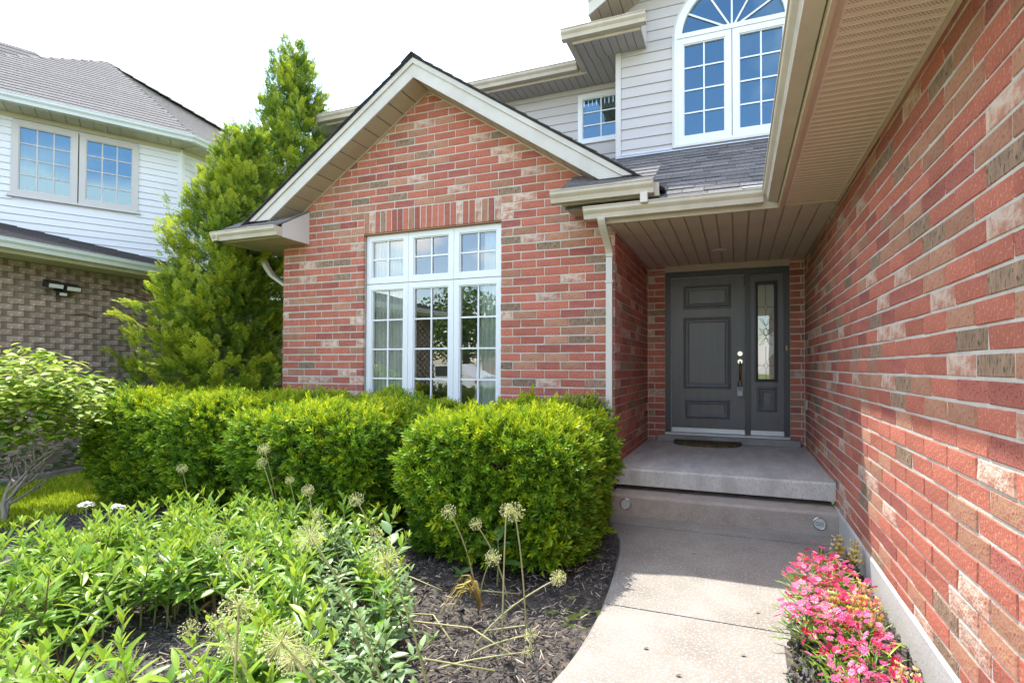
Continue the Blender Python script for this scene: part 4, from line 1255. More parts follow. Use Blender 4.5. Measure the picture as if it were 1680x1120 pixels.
# hardware
MB().disc((.030, yd - .001, 1.530), (0, -1, 0), .034, .030, .014, 24).build('deadbolt', 'chrome', door)
MB().disc((.030, yd - .001, 1.430), (0, -1, 0), .036, .030, .010, 24).build('handle_plate', 'chrome', door)
MB().tube([(.03, yd - .012, 1.425), (.03, yd - .05, 1.40), (.03, yd - .055, 1.32), (.03, yd - .05, 1.22), (.03, yd - .012, 1.19)], [.012, .013, .014, .013, .010], 8).build('pull_handle', 'bronze', door, smooth=True)
MB().disc((.030, yd - .001, 1.19), (0, -1, 0), .016, .014, .008, 16).build('handle_plate', 'bronze', door)
lock = empty('lock_box', (.029, yd - .05, 1.05), label='grey key lock box hanging from the front door handle', cat='lock box')
MB().bevel_box(-.009, .067, yd - .082, yd - .042, .990, 1.112, .006).build('body', 'lock_grey', lock)
MB().tube([(.008, yd - .062, 1.11), (.008, yd - .062, 1.165), (.018, yd - .062, 1.19), (.040, yd - .062, 1.19), (.050, yd - .062, 1.165), (.050, yd - .062, 1.11)], .005, 8).build('shackle', 'black_plastic', lock)
for r_ in range(2):
    for c_ in range(2): MB().bevel_box(.014 + .016 * c_, .026 + .016 * c_, yd - .0845, yd - .0825, 1.072 + .013 * r_, 1.082 + .013 * r_, .001).build('button', 'black_plastic', lock)
MB().bevel_box(.006, .052, yd - .0842, yd - .0825, 1.004, 1.052, .001).build('plate', 'window_grey', lock)
for x in (-.76, -.715, -.235, .19, .315):
    MB().bevel_box(x - .010, x + .010, YD - .018, YD - .0125, 2.637 - .010, 2.637 + .010, .002).build('trim_hook', 'brass', house).rotation_euler = (0, 0, 0)
MB().bevel_box(.560, .576, yd - .038, yd - .0305, 1.565, 1.625, .002).build('latch', 'brass', door)

# ------------------------------------------------------------------ neighbour house
nb = empty('neighbour_house', (-9.5, 5.5, 0), label='neighbouring house with white siding upper floor over grey-brown brick', cat='house')
PH = math.radians(-4)
no = np.array([-8.3, 5.0]); ne = np.array([math.sin(PH), math.cos(PH)]); nn = np.array([math.cos(PH), -math.sin(PH)])
def NP(t, d, z): q = no + ne * t + nn * d; return (q[0], q[1], z)
nw = MB().prism([(-.007, -.1), (-.007, 2.64), (-.2, 2.64), (-.2, -.1)], -7, 7, lambda t, d, z: NP(t, d, z)).build('brick_wall', 'mortar_dark', nb)
NBR = MB().bevel_box(-.1025, .1025, 0, .03, -.0335, .0335, .003).mesh('brick', 'brick_neighbour')
th = PH + math.pi / 2
cnt = []
NC = MB()
k = 0
z = 0.04
while z < 2.60:
    off = .1075 * (k % 2)
    j = -40
    while True:
        t = off + j * .215
        j += 1
        if t > 1.8: break
        if t < -7: continue
        pos = NP(t, 0, z + .0335)
        xx, yy, d = px(pos)
        if d > .5 and xx < 330 and -200 < yy < 1200: cnt.append((d + (50 if not (-15 < xx < 300 and yy < 700) else 0), pos))
    k += 1
    z += .0763
cnt.sort(key=lambda q: q[0])
for i, (d, pos) in enumerate(cnt):
    if i < 300:
        put('brick', NBR, nw, pos, (0, 0, th), rnd=random.random())
    else:
        c, s_ = math.cos(th), math.sin(th)
        NC.add([(pos[0] + a * c - b * s_, pos[1] + a * s_ + b * c, pos[2] + q) for q in (-.0335, .0335) for b in (0, .03) for a in (-.1025, .1025)], [(0, 1, 5, 4), (1, 3, 7, 5), (2, 0, 4, 6), (0, 2, 3, 1), (4, 5, 7, 6)], 0, random.random())
if NC.v: tag(NC.build('small_bricks', 'brick_neighbour', nw, attr=True), kind='stuff')
# lower eave
MB().prism([(.001, 2.64), (.44, 2.64), (.44, 2.66), (.001, 2.66)], -7, 1.0, lambda t, d, z: NP(t, d, z)).build('soffit', 'soffit_green', nb)
for i in range(40):
    t = -3.2 + i * .1
    MB().prism([(.004, 2.632), (.436, 2.632), (.436, 2.640), (.004, 2.640)], t + .004, t + .096, lambda t, d, z: NP(t, d, z)).build('soffit_panel', 'soffit_green', nb)
MB().prism([(.44, 2.625), (.462, 2.625), (.462, 2.77), (.44, 2.77)], -7, 1.02, lambda t, d, z: NP(t, d, z)).build('fascia', 'soffit_green', nb)
MB().prism([(d, q) for d, q in GP], -7, 1.02, lambda t, d, z: NP(t, .464 + d, 2.672 + z)).build('gutter', 'neighbour_gutter', nb)
for i in range(14):
    d0, d1 = .53 - .16 * i, .53 - .16 * (i + 1) - .03
    zz = lambda d: 2.785 + .28 * (.53 - d)
    MB().prism([(d0, zz(d0)), (d0, zz(d0) + .016), (d1, zz(d1) + .004), (d1, zz(d1) - .006)], -7, 1.05, lambda t, d, z: NP(t, d, z), 0, random.random()).build('shingle_row', 'shingle_dark', nb, attr=True)
# floodlight
fl = empty('floodlight', NP(-.96, .05, 2.35), label='black twin-head floodlight with sensor on the neighbouring brick wall', cat='floodlight')
MB().prism([(.002, 2.31), (.05, 2.31), (.05, 2.37), (.002, 2.37)], -1.0, -.92, lambda t, d, z: NP(t, d, z)).build('base', 'black_plastic', fl)
for t0, dz in ((-1.15, .012), (-.955, 0)):
    MB().prism([(.06, 2.335 + dz), (.16, 2.31 + dz), (.17, 2.37 + dz), (.075, 2.42 + dz)], t0, t0 + .175, lambda t, d, z: NP(t, d, z)).build('lamp_head', 'black_plastic', fl)
    MB().prism([(.1605, 2.318 + dz), (.164, 2.318 + dz), (.173, 2.365 + dz), (.1695, 2.365 + dz)], t0 + .012, t0 + .163, lambda t, d, z: NP(t, d, z)).build('lens', 'lamp_lens', fl)
MB().prism([(.05, 2.245), (.10, 2.245), (.11, 2.30), (.05, 2.31)], -1.0, -.90, lambda t, d, z: NP(t, d, z)).build('sensor', 'black_plastic', fl)
MB().prism([(.1015, 2.25), (.104, 2.25), (.112, 2.285), (.1095, 2.285)], -.99, -.91, lambda t, d, z: NP(t, d, z)).build('sensor_lens', 'lamp_lens', fl)
# dead vine stems on that wall
for vn, lab in (([(.02, 2.42), (.3, 2.40), (.5, 2.36), (.75, 2.30), (.86, 2.22), (.92, 2.10)], 'bare brown vine stem crossing the neighbouring brick wall under the eave'), ([(-.35, 2.02), (-.2, 2.05), (-.05, 2.0)], 'short bare vine twig on the neighbouring brick wall')):
    tag(MB().tube([NP(t - .45, .012, z) for t, z in vn], .008, 5).build('vine', 'stem_brown'), lab, 'vine')

# upper storey, angled bay
Cn = np.array([-8.66, 5.88]); A1 = math.radians(31.8)
e1 = np.array([math.sin(A1), math.cos(A1)]); n1 = np.array([math.cos(A1), -math.sin(A1)])
def N1(t, d, z): q = Cn + e1 * t + n1 * d; return (q[0], q[1], z)
e2 = np.array([math.sin(PH), math.cos(PH)]); n2 = np.array([math.cos(PH), -math.sin(PH)])
def N2(t, d, z): q = Cn + e2 * t + n2 * d; return (q[0], q[1], z)
uz0, uz1 = 2.75, 4.945
nwin = (-1.97, -.545, 3.785, 4.852)
nup = MB()
for a, b, c, d in ((-3.6, nwin[0] + .03, uz0, 5.2), (nwin[1] - .03, 0, uz0, 5.2), (nwin[0] + .03, nwin[1] - .03, uz0, nwin[2] + .03), (nwin[0] + .03, nwin[1] - .03, nwin[3] - .03, 5.2)):
    nup.prism([(0, c), (0, d), (-.1, d), (-.1, c)], a, b, lambda t, dd, z: N1(t, dd, z))
nup.prism([(0, uz0), (0, 5.2), (-.1, 5.2), (-.1, uz0)], 0, 4, lambda t, dd, z: N2(t, dd, z))
nup.build('upper_wall', 'siding_white', nb)
siding(nb, -3.6, -.045, 0, 2.9, 4.90, lambda a, b: [(nwin[0] + .02, nwin[1] - .02)] if b > nwin[2] + .02 and a < nwin[3] - .02 else [], 'siding_white', frame=lambda t, d, z: N1(t, d, z), pitch=.1016)
siding(nb, .045, 3.0, 0, 2.9, 4.90, lambda a, b: [], 'siding_white', frame=lambda t, d, z: N2(t, d, z), pitch=.1016)
m = MB(); q0 = [N1(-.045, .024, 0), N1(.012, .024, 0), N2(.05, .024, 0), N2(.05, -.01, 0), N1(-.045, -.01, 0)]
m.add([(a, b, 2.8) for a, b, c in q0] + [(a, b, 4.94) for a, b, c in q0], [(0, 1, 6, 5), (1, 2, 7, 6), (2, 3, 8, 7), (3, 4, 9, 8), (4, 0, 5, 9), (5, 6, 7, 8, 9)])
m.build('corner_post', 'siding_white', nb)
# frieze, soffit, gutter
for fn, a, b in ((N1, -3.7, .0), (N2, .0, 3.2)):
    MB().prism([(.001, 4.88), (.028, 4.88), (.028, 4.944), (.001, 4.944)], a, b, lambda t, d, z: fn(t, d, z)).build('frieze_trim', 'soffit_green', nb)
ov = .36
gm = math.tan((A1 - PH) / 2) * ov     # mitre
for fn, a, b, sgn in ((N1, -3.7, 0, 1), (N2, 0, 3.2, -1)):
    L = b - a
    nb_ = int(L / .15)
    for i in range(nb_):
        t0, t1 = a + L * i / nb_ + .004, a + L * (i + 1) / nb_ - .004
        k0 = gm if (sgn > 0 and i == nb_ - 1) else 0
        k1 = -gm if (sgn < 0 and i == 0) else 0
        P0 = [fn(t0, .0, 4.945), fn(t1, .0, 4.945), fn(t1 + k0 * 0, ov, 4.945), fn(t0, ov, 4.945)]
        P1 = [(x, y, z + .012) for x, y, z in P0]
        MB().add(P0 + P1, [(0, 1, 2, 3), (7, 6, 5, 4), (0, 4, 5, 1), (1, 5, 6, 2), (2, 6, 7, 3), (3, 7, 4, 0)]).build('soffit_panel', 'soffit_green', nb)
P0 = [N1(-3.7, 0, 4.958), N1(0, 0, 4.958), N1(gm, ov, 4.958), N1(-3.7, ov, 4.958)]
MB().add(P0, [(0, 1, 2, 3)]).add([N2(0, 0, 4.958), N2(3.2, 0, 4.958), N2(3.2, ov, 4.958), N2(-gm, ov, 4.958)], [(0, 1, 2, 3)]).add([N1(0, 0, 4.953), N1(gm, ov, 4.953), N2(-gm, ov, 4.9531), N2(0, 0, 4.9531)], [(0, 1, 2, 3)]).build('soffit', 'soffit_green', nb)
m1, m2 = MB(), MB()
n_ = len(GP)
tm = math.tan((A1 - PH) / 2)
vs = [N1(-3.7, ov + .002 + d, 4.955 + q) for d, q in GP] + [N1((ov + d) * tm, ov + .002 + d, 4.955 + q) for d, q in GP]
m1.add(vs, [(i, (i + 1) % n_, n_ + (i + 1) % n_, n_ + i) for i in range(n_)] + [tuple(range(n_))]).build('gutter', 'neighbour_gutter', nb)
vs = [N2(-(ov + d) * tm, ov + .002 + d, 4.955 + q) for d, q in GP] + [N2(3.2, ov + .002 + d, 4.955 + q) for d, q in GP]
m2.add(vs, [(i, (i + 1) % n_, n_ + (i + 1) % n_, n_ + i) for i in range(n_)] + [tuple(range(n_))]).build('gutter', 'neighbour_gutter', nb)
# downspout at the bay
pts = [N2(.38, .42, 4.96), N2(.36, .36, 4.86), N2(.28, .07, 4.60), N2(.27, .06, 4.5), N2(.27, .06, 2.9)]
MB().tube(pts, .038, 8).build('downspout', 'neighbour_gutter', nb)
# hip roof as shingle rows
pk = np.array([-11.90, 6.60, 7.46])
ez = 5.065
ovr = ov + .07
c0 = np.array(N1(-3.75, ovr, ez)); c1 = np.array(N1(ovr * tm, ovr, ez)); c2 = np.array(N2(5.2, ovr, ez)); cl = np.array(N1(-4.9, -3.0, ez))
def roof_rows(a, b, top, rows, name, mat, topb=None):
    topb = top if topb is None else topb
    for i in range(rows):
        t0, t1 = i / rows, min(1.0, (i + 1.12) / rows)
        P0 = [a + (top - a) * t0, b + (topb - b) * t0, b + (topb - b) * t1, a + (top - a) * t1]
        nrm = np.cross(b - a, top - a); nrm /= np.linalg.norm(nrm)
        P1 = [P0[0] + nrm * .014, P0[1] + nrm * .014, P0[2] + nrm * .004, P0[3] + nrm * .004]
        MB().add(P0 + P1, [(0, 3, 2, 1), (4, 5, 6, 7), (0, 1, 5, 4), (1, 2, 6, 5), (2, 3, 7, 6), (3, 0, 4, 7)], 0, random.uniform(.4, .6)).build(name, mat, nb, attr=True)
roof_rows(c0, c1, pk, 27, 'shingle_row', 'shingle_grey')
roof_rows(c1, c2, pk, 27, 'shingle_row', 'shingle_grey', pk + np.array([-.2, .3, -.02]))
roof_rows(cl, c0, pk, 20, 'shingle_row', 'shingle_grey')
def cap_line(a, b, w=.12):
    L = np.linalg.norm(b - a); k = int(L / .22)
    d = (b - a) / L; s_ = np.cross(d, [0, 0, 1]); s_ /= np.linalg.norm(s_)
    m = MB()
    for i in range(k):
        p, q = a + (b - a) * i / k, a + (b - a) * min(1, (i + 1.1) / k)
        u = np.array([0, 0, 1.0])
        vs = [p - s_ * w - u * .045, p + u * .03, p + s_ * w - u * .045, q - s_ * w - u * .06, q + u * .012, q + s_ * w - u * .06]
        m.add(vs, [(0, 1, 4, 3), (1, 2, 5, 4), (0, 2, 1)], 0, random.random())
    m.build('hip_cap', 'shingle_grey', nb, attr=True)
cap_line(c1, pk); cap_line(c0, pk); cap_line(c2, pk)
# taller roof of the main block behind
ra = np.array([-15.0, 2.2, 5.2]); rb = np.array([-11.9, 8.6, 5.2]); rp = np.array([-16.4, 6.8, 9.0])
roof_rows(ra, rb, rp, 34, 'shingle_row', 'shingle_grey', rp + np.array([.3, .6, 0]))
# window
NWY = lambda x, yy, z: N1(x, -yy, z)
for a, b in ((nwin[0], -1.258), (-1.252, nwin[1])):
    sash('window', a + .004, b - .004, nwin[2], nwin[3], -.035, .075, 3, 4, nb, mat='window_grey', glass='glass_upper', depth=.06, bar=.016, place=NWY)
MB().prism([(.0, nwin[2] - .03), (.055, nwin[2] - .03), (.05, nwin[2] - .003), (.0, nwin[2] - .003)], nwin[0] - .03, nwin[1] + .03, lambda t, d, z: N1(t, d, z)).build('sill', 'window_grey', nb)
MB().add([N1(-2.2, -.5, 3.6), N1(-.4, -.5, 3.6), N1(-.4, -.5, 5.0), N1(-2.2, -.5, 5.0)], [(0, 1, 2, 3)]).build('room', 'interior', nb)
cu = MB()
for i in range(20):
    t0 = -1.92 + i * .033
    cu.add([N1(t0, -.10 - .012 * (i % 2), 3.82), N1(t0 + .033, -.10 - .012 * ((i + 1) % 2), 3.82), N1(t0 + .033, -.10 - .012 * ((i + 1) % 2), 4.8), N1(t0, -.10 - .012 * (i % 2), 4.8)], [(0, 1, 2, 3)])
tag(cu.build('curtain', 'blind'), 'closed pale curtain behind the neighbouring upstairs window', 'curtain')

# ------------------------------------------------------------------ plants: shared shapes
def needle_sprig(nn_=13, ln=.40, wd=.055):
    V, Fq, hh = [], [], []
    for i in range(nn_):
        h = .08 + .9 * i / (nn_ - 1)
        az = i * 2.4 + (0 if i % 2 else .3)
        el = math.radians(35 + 25 * h)
        l = ln * (1.0 - .35 * abs(h - .5))
        d = np.array([math.cos(az) * math.cos(el), math.sin(az) * math.cos(el), math.sin(el)])
        s = np.cross(d, [0, 0, 1.0]); s /= np.linalg.norm(s)
        b = np.array([0, 0, h * .85])
        o = len(V)
        V += [b, b + d * l * .5 + s * wd, b + d * l, b + d * l * .5 - s * wd]
        Fq.append((o, o + 1, o + 2, o + 3)); hh.append(h)
    V += [np.array([-.018, 0, -.15]), np.array([.018, 0, -.15]), np.array([.012, 0, .9]), np.array([-.012, 0, .9])]
    o = len(V) - 4
    Fq.append((o, o + 1, o + 2, o + 3)); hh.append(0.0)
    return np.array(V), np.array(Fq), np.array(hh)
SPR_V, SPR_F, SPR_H = needle_sprig()

def hedge_points(n, box, shrink=0.0, pw=6.5, seed=0, over=0.12):
    x0, x1, y0, y1, z1 = box
    hx, hy, hz = (x1 - x0) / 2, (y1 - y0) / 2, z1
    ar = np.array([hx * hy * 4, hy * hz * 2, hy * hz * 2, hx * hz * 2, hx * hz * 2])
    f = rng.choice(5, n, p=ar / ar.sum())
    c = rng.uniform(-1, 1, (n, 3))
    c[:, 2] = rng.uniform(0.04, 1, n)
    c[f == 0, 2] = 1; c[f == 1, 0] = -1; c[f == 2, 0] = 1; c[f == 3, 1] = -1; c[f == 4, 1] = 1
    zz = np.clip((c[:, 2] - .4) / .6, 0, 1)
    nrm = (np.abs(c[:, 0]) ** pw + np.abs(c[:, 1]) ** pw + zz ** (pw + 1)) ** (1 / pw)
    N = np.stack([np.sign(c[:, 0]) * np.abs(c[:, 0]) ** (pw - 1) / hx, np.sign(c[:, 1]) * np.abs(c[:, 1]) ** (pw - 1) / hy, zz ** pw / hz * 1.3], 1)
    N /= np.linalg.norm(N, axis=1, keepdims=True) + 1e-6
    q = c.copy(); q[:, :2] /= nrm[:, None]
    top = zz > 0
    q[top, 2] = np.where(nrm[top] > 1, .4 + (q[top, 2] - .4) / nrm[top], q[top, 2])
    under = 1 - over * np.clip(1 - c[:, 2] / .5, 0, 1) ** 1.3
    P = np.stack([(x0 + x1) / 2 + q[:, 0] * hx * under, (y0 + y1) / 2 + q[:, 1] * hy * under, q[:, 2] * hz], 1)
    lump = .045 * np.sin(P[:, 0] * 7 + seed) * np.sin(P[:, 1] * 6 + 2 * seed) + .03 * np.sin(P[:, 2] * 9 + P[:, 0] * 5 + seed) + .018 * np.sin(P[:, 0] * 19 + P[:, 2] * 17 + P[:, 1] * 15)
    P += N * (lump - shrink)[:, None]
    return P, N

def yew_hedge(box, n, size, label, seed, group='clipped yew hedges in the front bed'):
    x0, x1, y0, y1, z1 = box
    root = empty('yew_hedge', ((x0 + x1) / 2, (y0 + y1) / 2, 0), label=label, cat='hedge', group=group)
    P, N = hedge_points(n, box, 0.0, seed=seed)
    P += N * rng.uniform(-.05, .012, n)[:, None]
    ax = N * .75 + rng.normal(0, .46, (n, 3)) + np.array([0, 0, .42])
    sz = rng.uniform(*size, n) * np.where(rng.random(n) < .08, 1.45, 1.0)
    V, Fq = scatter(SPR_V, SPR_F, P, ax, sz)
    base = np.clip(rng.normal(.40, .17, n) + .34 * np.clip(N[:, 2], 0, 1) + .07 * np.sin(P[:, 0] * 9 + P[:, 1] * 7 + P[:, 2] * 8), 0, .92)  # top-facing sprigs brighter: newer growth plus sunlight painted into the colour
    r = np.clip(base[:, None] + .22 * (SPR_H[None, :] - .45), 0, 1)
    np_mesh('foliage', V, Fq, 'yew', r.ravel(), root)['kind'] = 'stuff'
    # inner layer of older needles
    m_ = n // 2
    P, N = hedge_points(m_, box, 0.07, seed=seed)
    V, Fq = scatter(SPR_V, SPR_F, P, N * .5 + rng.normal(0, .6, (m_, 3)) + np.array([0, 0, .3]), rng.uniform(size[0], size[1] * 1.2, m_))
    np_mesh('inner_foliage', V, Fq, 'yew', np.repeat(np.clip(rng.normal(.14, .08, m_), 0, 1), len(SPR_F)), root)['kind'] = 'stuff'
    # bare twig ends and a few brown sprigs
    P, N = hedge_points(60, box, 0.02, seed=seed)
    tw = MB()
    for p_, n_ in zip(P[:34], N[:34]):
        q_ = p_ + (n_ * .6 + rng.normal(0, .5, 3)) * .09
        tw.tube([tuple(p_ - n_ * .10), tuple(p_), tuple(q_)], [.004, .003, .0015], 4)
    tag(tw.build('bare_twigs', 'bark', root), kind='stuff')
    V, Fq = scatter(SPR_V, SPR_F, P[34:], N[34:] + rng.normal(0, .5, (26, 3)), rng.uniform(size[0], size[1], 26))
    np_mesh('brown_sprigs', V, Fq, 'dry_leaf', np.repeat(rng.uniform(.1, .6, 26), len(SPR_F)), root)['kind'] = 'stuff'
    # woody core and stems
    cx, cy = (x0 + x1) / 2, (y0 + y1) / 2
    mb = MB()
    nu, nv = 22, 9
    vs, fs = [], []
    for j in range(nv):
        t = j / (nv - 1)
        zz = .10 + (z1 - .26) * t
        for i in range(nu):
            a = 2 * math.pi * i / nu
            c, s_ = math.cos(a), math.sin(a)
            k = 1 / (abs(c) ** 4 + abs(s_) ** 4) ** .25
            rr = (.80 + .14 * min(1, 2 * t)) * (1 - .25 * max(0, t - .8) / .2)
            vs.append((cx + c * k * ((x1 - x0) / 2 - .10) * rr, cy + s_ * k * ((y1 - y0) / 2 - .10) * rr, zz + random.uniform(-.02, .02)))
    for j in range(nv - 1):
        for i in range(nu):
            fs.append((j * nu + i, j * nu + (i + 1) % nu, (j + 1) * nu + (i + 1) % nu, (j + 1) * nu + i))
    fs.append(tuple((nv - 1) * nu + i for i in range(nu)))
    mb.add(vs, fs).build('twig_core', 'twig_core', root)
    for i in range(5):
        bx, by = random.uniform(x0 + .3, x1 - .3), random.uniform(y0 + .25, y1 - .25)
        MB().tube([(bx, by, -.05), (bx + random.uniform(-.05, .05), by - .03, .2), (bx + random.uniform(-.1, .1), by, .5)], [.03, .024, .015], 6).build('stem', 'bark', root)
    return root

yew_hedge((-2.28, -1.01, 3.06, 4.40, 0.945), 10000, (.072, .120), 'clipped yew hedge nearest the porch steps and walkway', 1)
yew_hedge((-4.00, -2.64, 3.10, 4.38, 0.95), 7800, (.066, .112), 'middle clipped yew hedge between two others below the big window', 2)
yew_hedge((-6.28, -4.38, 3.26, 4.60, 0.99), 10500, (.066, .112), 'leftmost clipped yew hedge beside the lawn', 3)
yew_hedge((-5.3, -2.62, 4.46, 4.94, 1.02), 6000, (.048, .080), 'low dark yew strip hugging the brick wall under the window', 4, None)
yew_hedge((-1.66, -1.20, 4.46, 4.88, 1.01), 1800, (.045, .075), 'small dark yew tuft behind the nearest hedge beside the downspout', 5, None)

# cedar trees
def spray():
    """a flat scaly spray: overlapping pointed lobes on both sides of an axis"""
    V, Fq, hh = [], [], []
    def lobe(a, d, L, w, h):
        a, d = np.array(a, float), np.array(d, float); d /= np.linalg.norm(d)
        s = np.array([d[2], 0, -d[0]]); s /= np.linalg.norm(s)
        o = len(V); V.extend([a, a + d * L * .55 + s * w, a + d * L, a + d * L * .5 - s * w]); Fq.append((o, o + 1, o + 2, o + 3)); hh.append(h)
    for i in range(5):
        h = .06 + .17 * i
        for s in (-1, 1):
            L = .40 * (1 - .45 * h)
            hj = h + (.07 if s > 0 else 0)
            lobe((0, .02 * (i % 2), hj), (s * .8, .22 * (1 - h) - .1 * (i % 2), .75), L, .060, .2 + .6 * h)
            if i < 3: lobe((s * L * .35, .03, hj + L * .3), (s * 1.0, -.12, .15), L * .55, .048, .35 + .4 * h)
    lobe((0, 0, .72), (0, .05, 1), .34, .055, 1.0)
    lobe((0, 0, .35), (.1, .05, 1), .40, .050, .5)
    return np.array(V), np.array(Fq), np.array(hh)
CED_V, CED_F, CED_H = spray()
def cedar(cx, cy, Ht, R, n, label, bias, size, zlow=.15, pw=.75, lean=(0, 0)):
    root = empty('cedar_tree', (cx, cy, 0), label=label, cat='tree', group='cedar trees between the houses')
    tr = MB()
    tr.tube([(cx, cy, -.1), (cx + .02, cy, Ht * .3), (cx + lean[0] * .6, cy + lean[1] * .6, Ht * .65), (cx + lean[0], cy + lean[1], Ht * .97)], [.10, .075, .04, .008], 8)
    tr.build('trunk', 'bark', root)
    br = MB()
    nc = n // 20
    t = rng.random(nc) ** .9
    az = rng.uniform(0, 2 * np.pi, nc)
    z = zlow + (Ht * .955 - zlow) * t
    rad = R * (1 - t * .97) ** pw * (1 + .20 * np.sin(az * 3 + z * 2.3) + .14 * np.sin(az * 5 - z * 4.1 + 1) + rng.normal(0, .10, nc)) * np.clip(.72 + t * 2.2, 0, 1)
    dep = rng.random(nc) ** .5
    rr = rad * (.25 + .62 * dep)
    C_ = np.stack([cx + lean[0] * t ** 1.5 + rr * np.cos(az), cy + lean[1] * t ** 1.5 + rr * np.sin(az), z], 1)
    out = np.stack([np.cos(az), np.sin(az), np.zeros(nc)], 1)
    D_ = out * .62 + np.array([0, 0, .62]) + rng.normal(0, .22, (nc, 3))
    D_[:, 2] += t * .6
    D_ /= np.linalg.norm(D_, axis=1, keepdims=True)
    L_ = rng.uniform(.26, .52, nc) * (1 - .40 * t) * (R ** .4)
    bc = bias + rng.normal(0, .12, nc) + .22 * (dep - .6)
    k_ = 20
    sv = np.tile(np.linspace(0, 1, k_), nc)
    P = np.repeat(C_, k_, 0) + np.repeat(D_ * L_[:, None], k_, 0) * sv[:, None] + rng.normal(0, 1, (nc * k_, 3)) * (.085 * (1 - sv) + .02)[:, None]
    ax = np.repeat(D_, k_, 0) + rng.normal(0, .42, (nc * k_, 3)) * (1 - .4 * sv)[:, None]
    spin = np.cross(np.repeat(out, k_, 0), [0, 0, 1.0]) + rng.normal(0, .5, (nc * k_, 3))
    V, Fq = scatter(CED_V, CED_F, P, ax, rng.uniform(*size, nc * k_) * np.repeat(1 - .35 * t, k_), spin=spin)
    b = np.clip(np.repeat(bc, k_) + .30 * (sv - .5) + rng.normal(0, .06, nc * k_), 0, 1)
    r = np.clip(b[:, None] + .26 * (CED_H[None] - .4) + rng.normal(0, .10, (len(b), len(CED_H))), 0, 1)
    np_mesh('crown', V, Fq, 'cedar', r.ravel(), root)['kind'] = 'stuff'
    for i in range(40):
        h = random.uniform(.06, .9); a = random.uniform(0, 6.28)
        L = R * (1 - h) ** pw * .8
        z0 = h * Ht
        br.tube([(cx + lean[0] * h, cy + lean[1] * h, z0), (cx + lean[0] * h + L * .5 * math.cos(a), cy + L * .5 * math.sin(a), z0 + L * .15), (cx + lean[0] * h + L * math.cos(a), cy + L * math.sin(a), z0 + L * .45)], [.018, .012, .005], 5)
    tag(br.build('branches', 'bark', root), kind='stuff')
    return root
cedar(-6.85, 6.40, 6.60, 1.50, 10000, 'tall dark green cedar spire rising behind the gable corner', .54, (.13, .23), pw=.80)
cedar(-6.72, 4.98, 4.55, 1.08, 9500, 'broad bright yellow-green cedar in front of the taller one', .60, (.12, .21), pw=.80, lean=(.42, .15))

# ovate leaf: +Y length 1, normal +Z
def leaf_verts(w=.30, fold=.06, droop=.18, wmax=.45):
    rows = [(0, .02), (.22, w * .72), (wmax + .05, w), (.78, w * .62), (1.0, .0)]
    V = []
    for y, hw in rows:
        dz = -droop * y * y
        V += [(-hw / 2, y, fold * hw / w + dz), (0, y, dz), (hw / 2, y, fold * hw / w + dz)]
    V = np.array(V, float)
    Fq = []
    for i in range(4):
        o = i * 3
        Fq += [(o, o + 1, o + 4, o + 3), (o + 1, o + 2, o + 5, o + 4)]
    return V, np.array(Fq)
def leaf_mesh(name, mat, **kw):
    V, Fq = leaf_verts(**kw)
    m = MB().add(V, [tuple(f) for f in Fq])
    return m.mesh(name, mat, smooth=True)

def look(d, upv=(0, 0, 1), spin=0.0):
    """matrix with +Y along d and +Z near upv"""
    d = Vector(d).normalized()
    x = d.cross(Vector(upv))
    if x.length < 1e-3: x = Vector((1, 0, 0))
    x.normalize(); z = x.cross(d)
    R = Matrix((x, d, z)).transposed()
    return (R @ Matrix.Rotation(spin, 3, 'Y')).to_4x4()

def leaf_obj(me, parent, pos, d, size, rnd, upv=(0, 0, 1), spin=0.0):
    o = bpy.data.objects.new('leaf', me)
    COL.objects.link(o)
    o.parent = parent
    o.matrix_basis = Matrix.Translation(pos) @ look(d, upv, spin) @ Matrix.Diagonal((size, size, size, 1))
    o['rnd'] = float(rnd)
    return o

def join_leaves(name, mat, items, parent, local=True, **kw):
    """items: (pos, dir, size, rnd, spin) joined into one mesh"""
    LV, LF = leaf_verts(**kw)
    V, R = [], []
    for pos, d, size, r, spin in items:
        Mx = np.array(look(d, (0, 0, 1), spin).to_3x3())
        V.append(LV @ Mx.T * size + np.array(pos)); R += [r] * len(LF)
    k = len(LV)
    Fq = np.concatenate([LF + i * k for i in range(len(items))])
    o = np_mesh(name, np.concatenate(V), Fq, mat, np.array(R), parent, local, smooth=True)
    o['kind'] = 'stuff'
    return o

# --- shrub with grey branches at the lawn edge
LEAF_SHRUB = leaf_mesh('leaf', 'shrub_leaf', w=.46, fold=.05, droop=.15)
sh = empty('leafy_shrub', (-6.05, 2.62, 0), label='open leafy shrub with bare grey branches at the lawn edge', cat='shrub')
tips = []
def branch(p, d, L, r, lvl):
    pts = [Vector(p)]
    dd = Vector(d).normalized()
    for i in range(4):
        dd = (dd + Vector((random.uniform(-.22, .22), random.uniform(-.22, .22), random.uniform(-.12, .14)))).normalized()
        pts.append(pts[-1] + dd * L / 4)
    MB().tube([tuple(q) for q in pts], [r * (1 - .16 * i) for i in range(5)], 7 if lvl < 2 else 5).build('branch', 'bark_grey', sh, smooth=True)
    if lvl >= 2:
        tips.append(pts)
        return
    for i in range(3 if lvl == 0 else 4):
        k = random.choice((2, 3, 4, 4))
        d2 = (dd + Vector((random.uniform(-.9, .9), random.uniform(-.9, .9), random.uniform(-.25, .45)))).normalized()
        branch(pts[k], d2, L * random.uniform(.6, .85), r * .58, lvl + 1)
for d in ((.12, .1, .98), (-.3, .25, .9)):
    branch((-6.05 + d[0] * .08, 2.62 + d[1] * .08, -.05), d, .40, .026, 0)
items = []
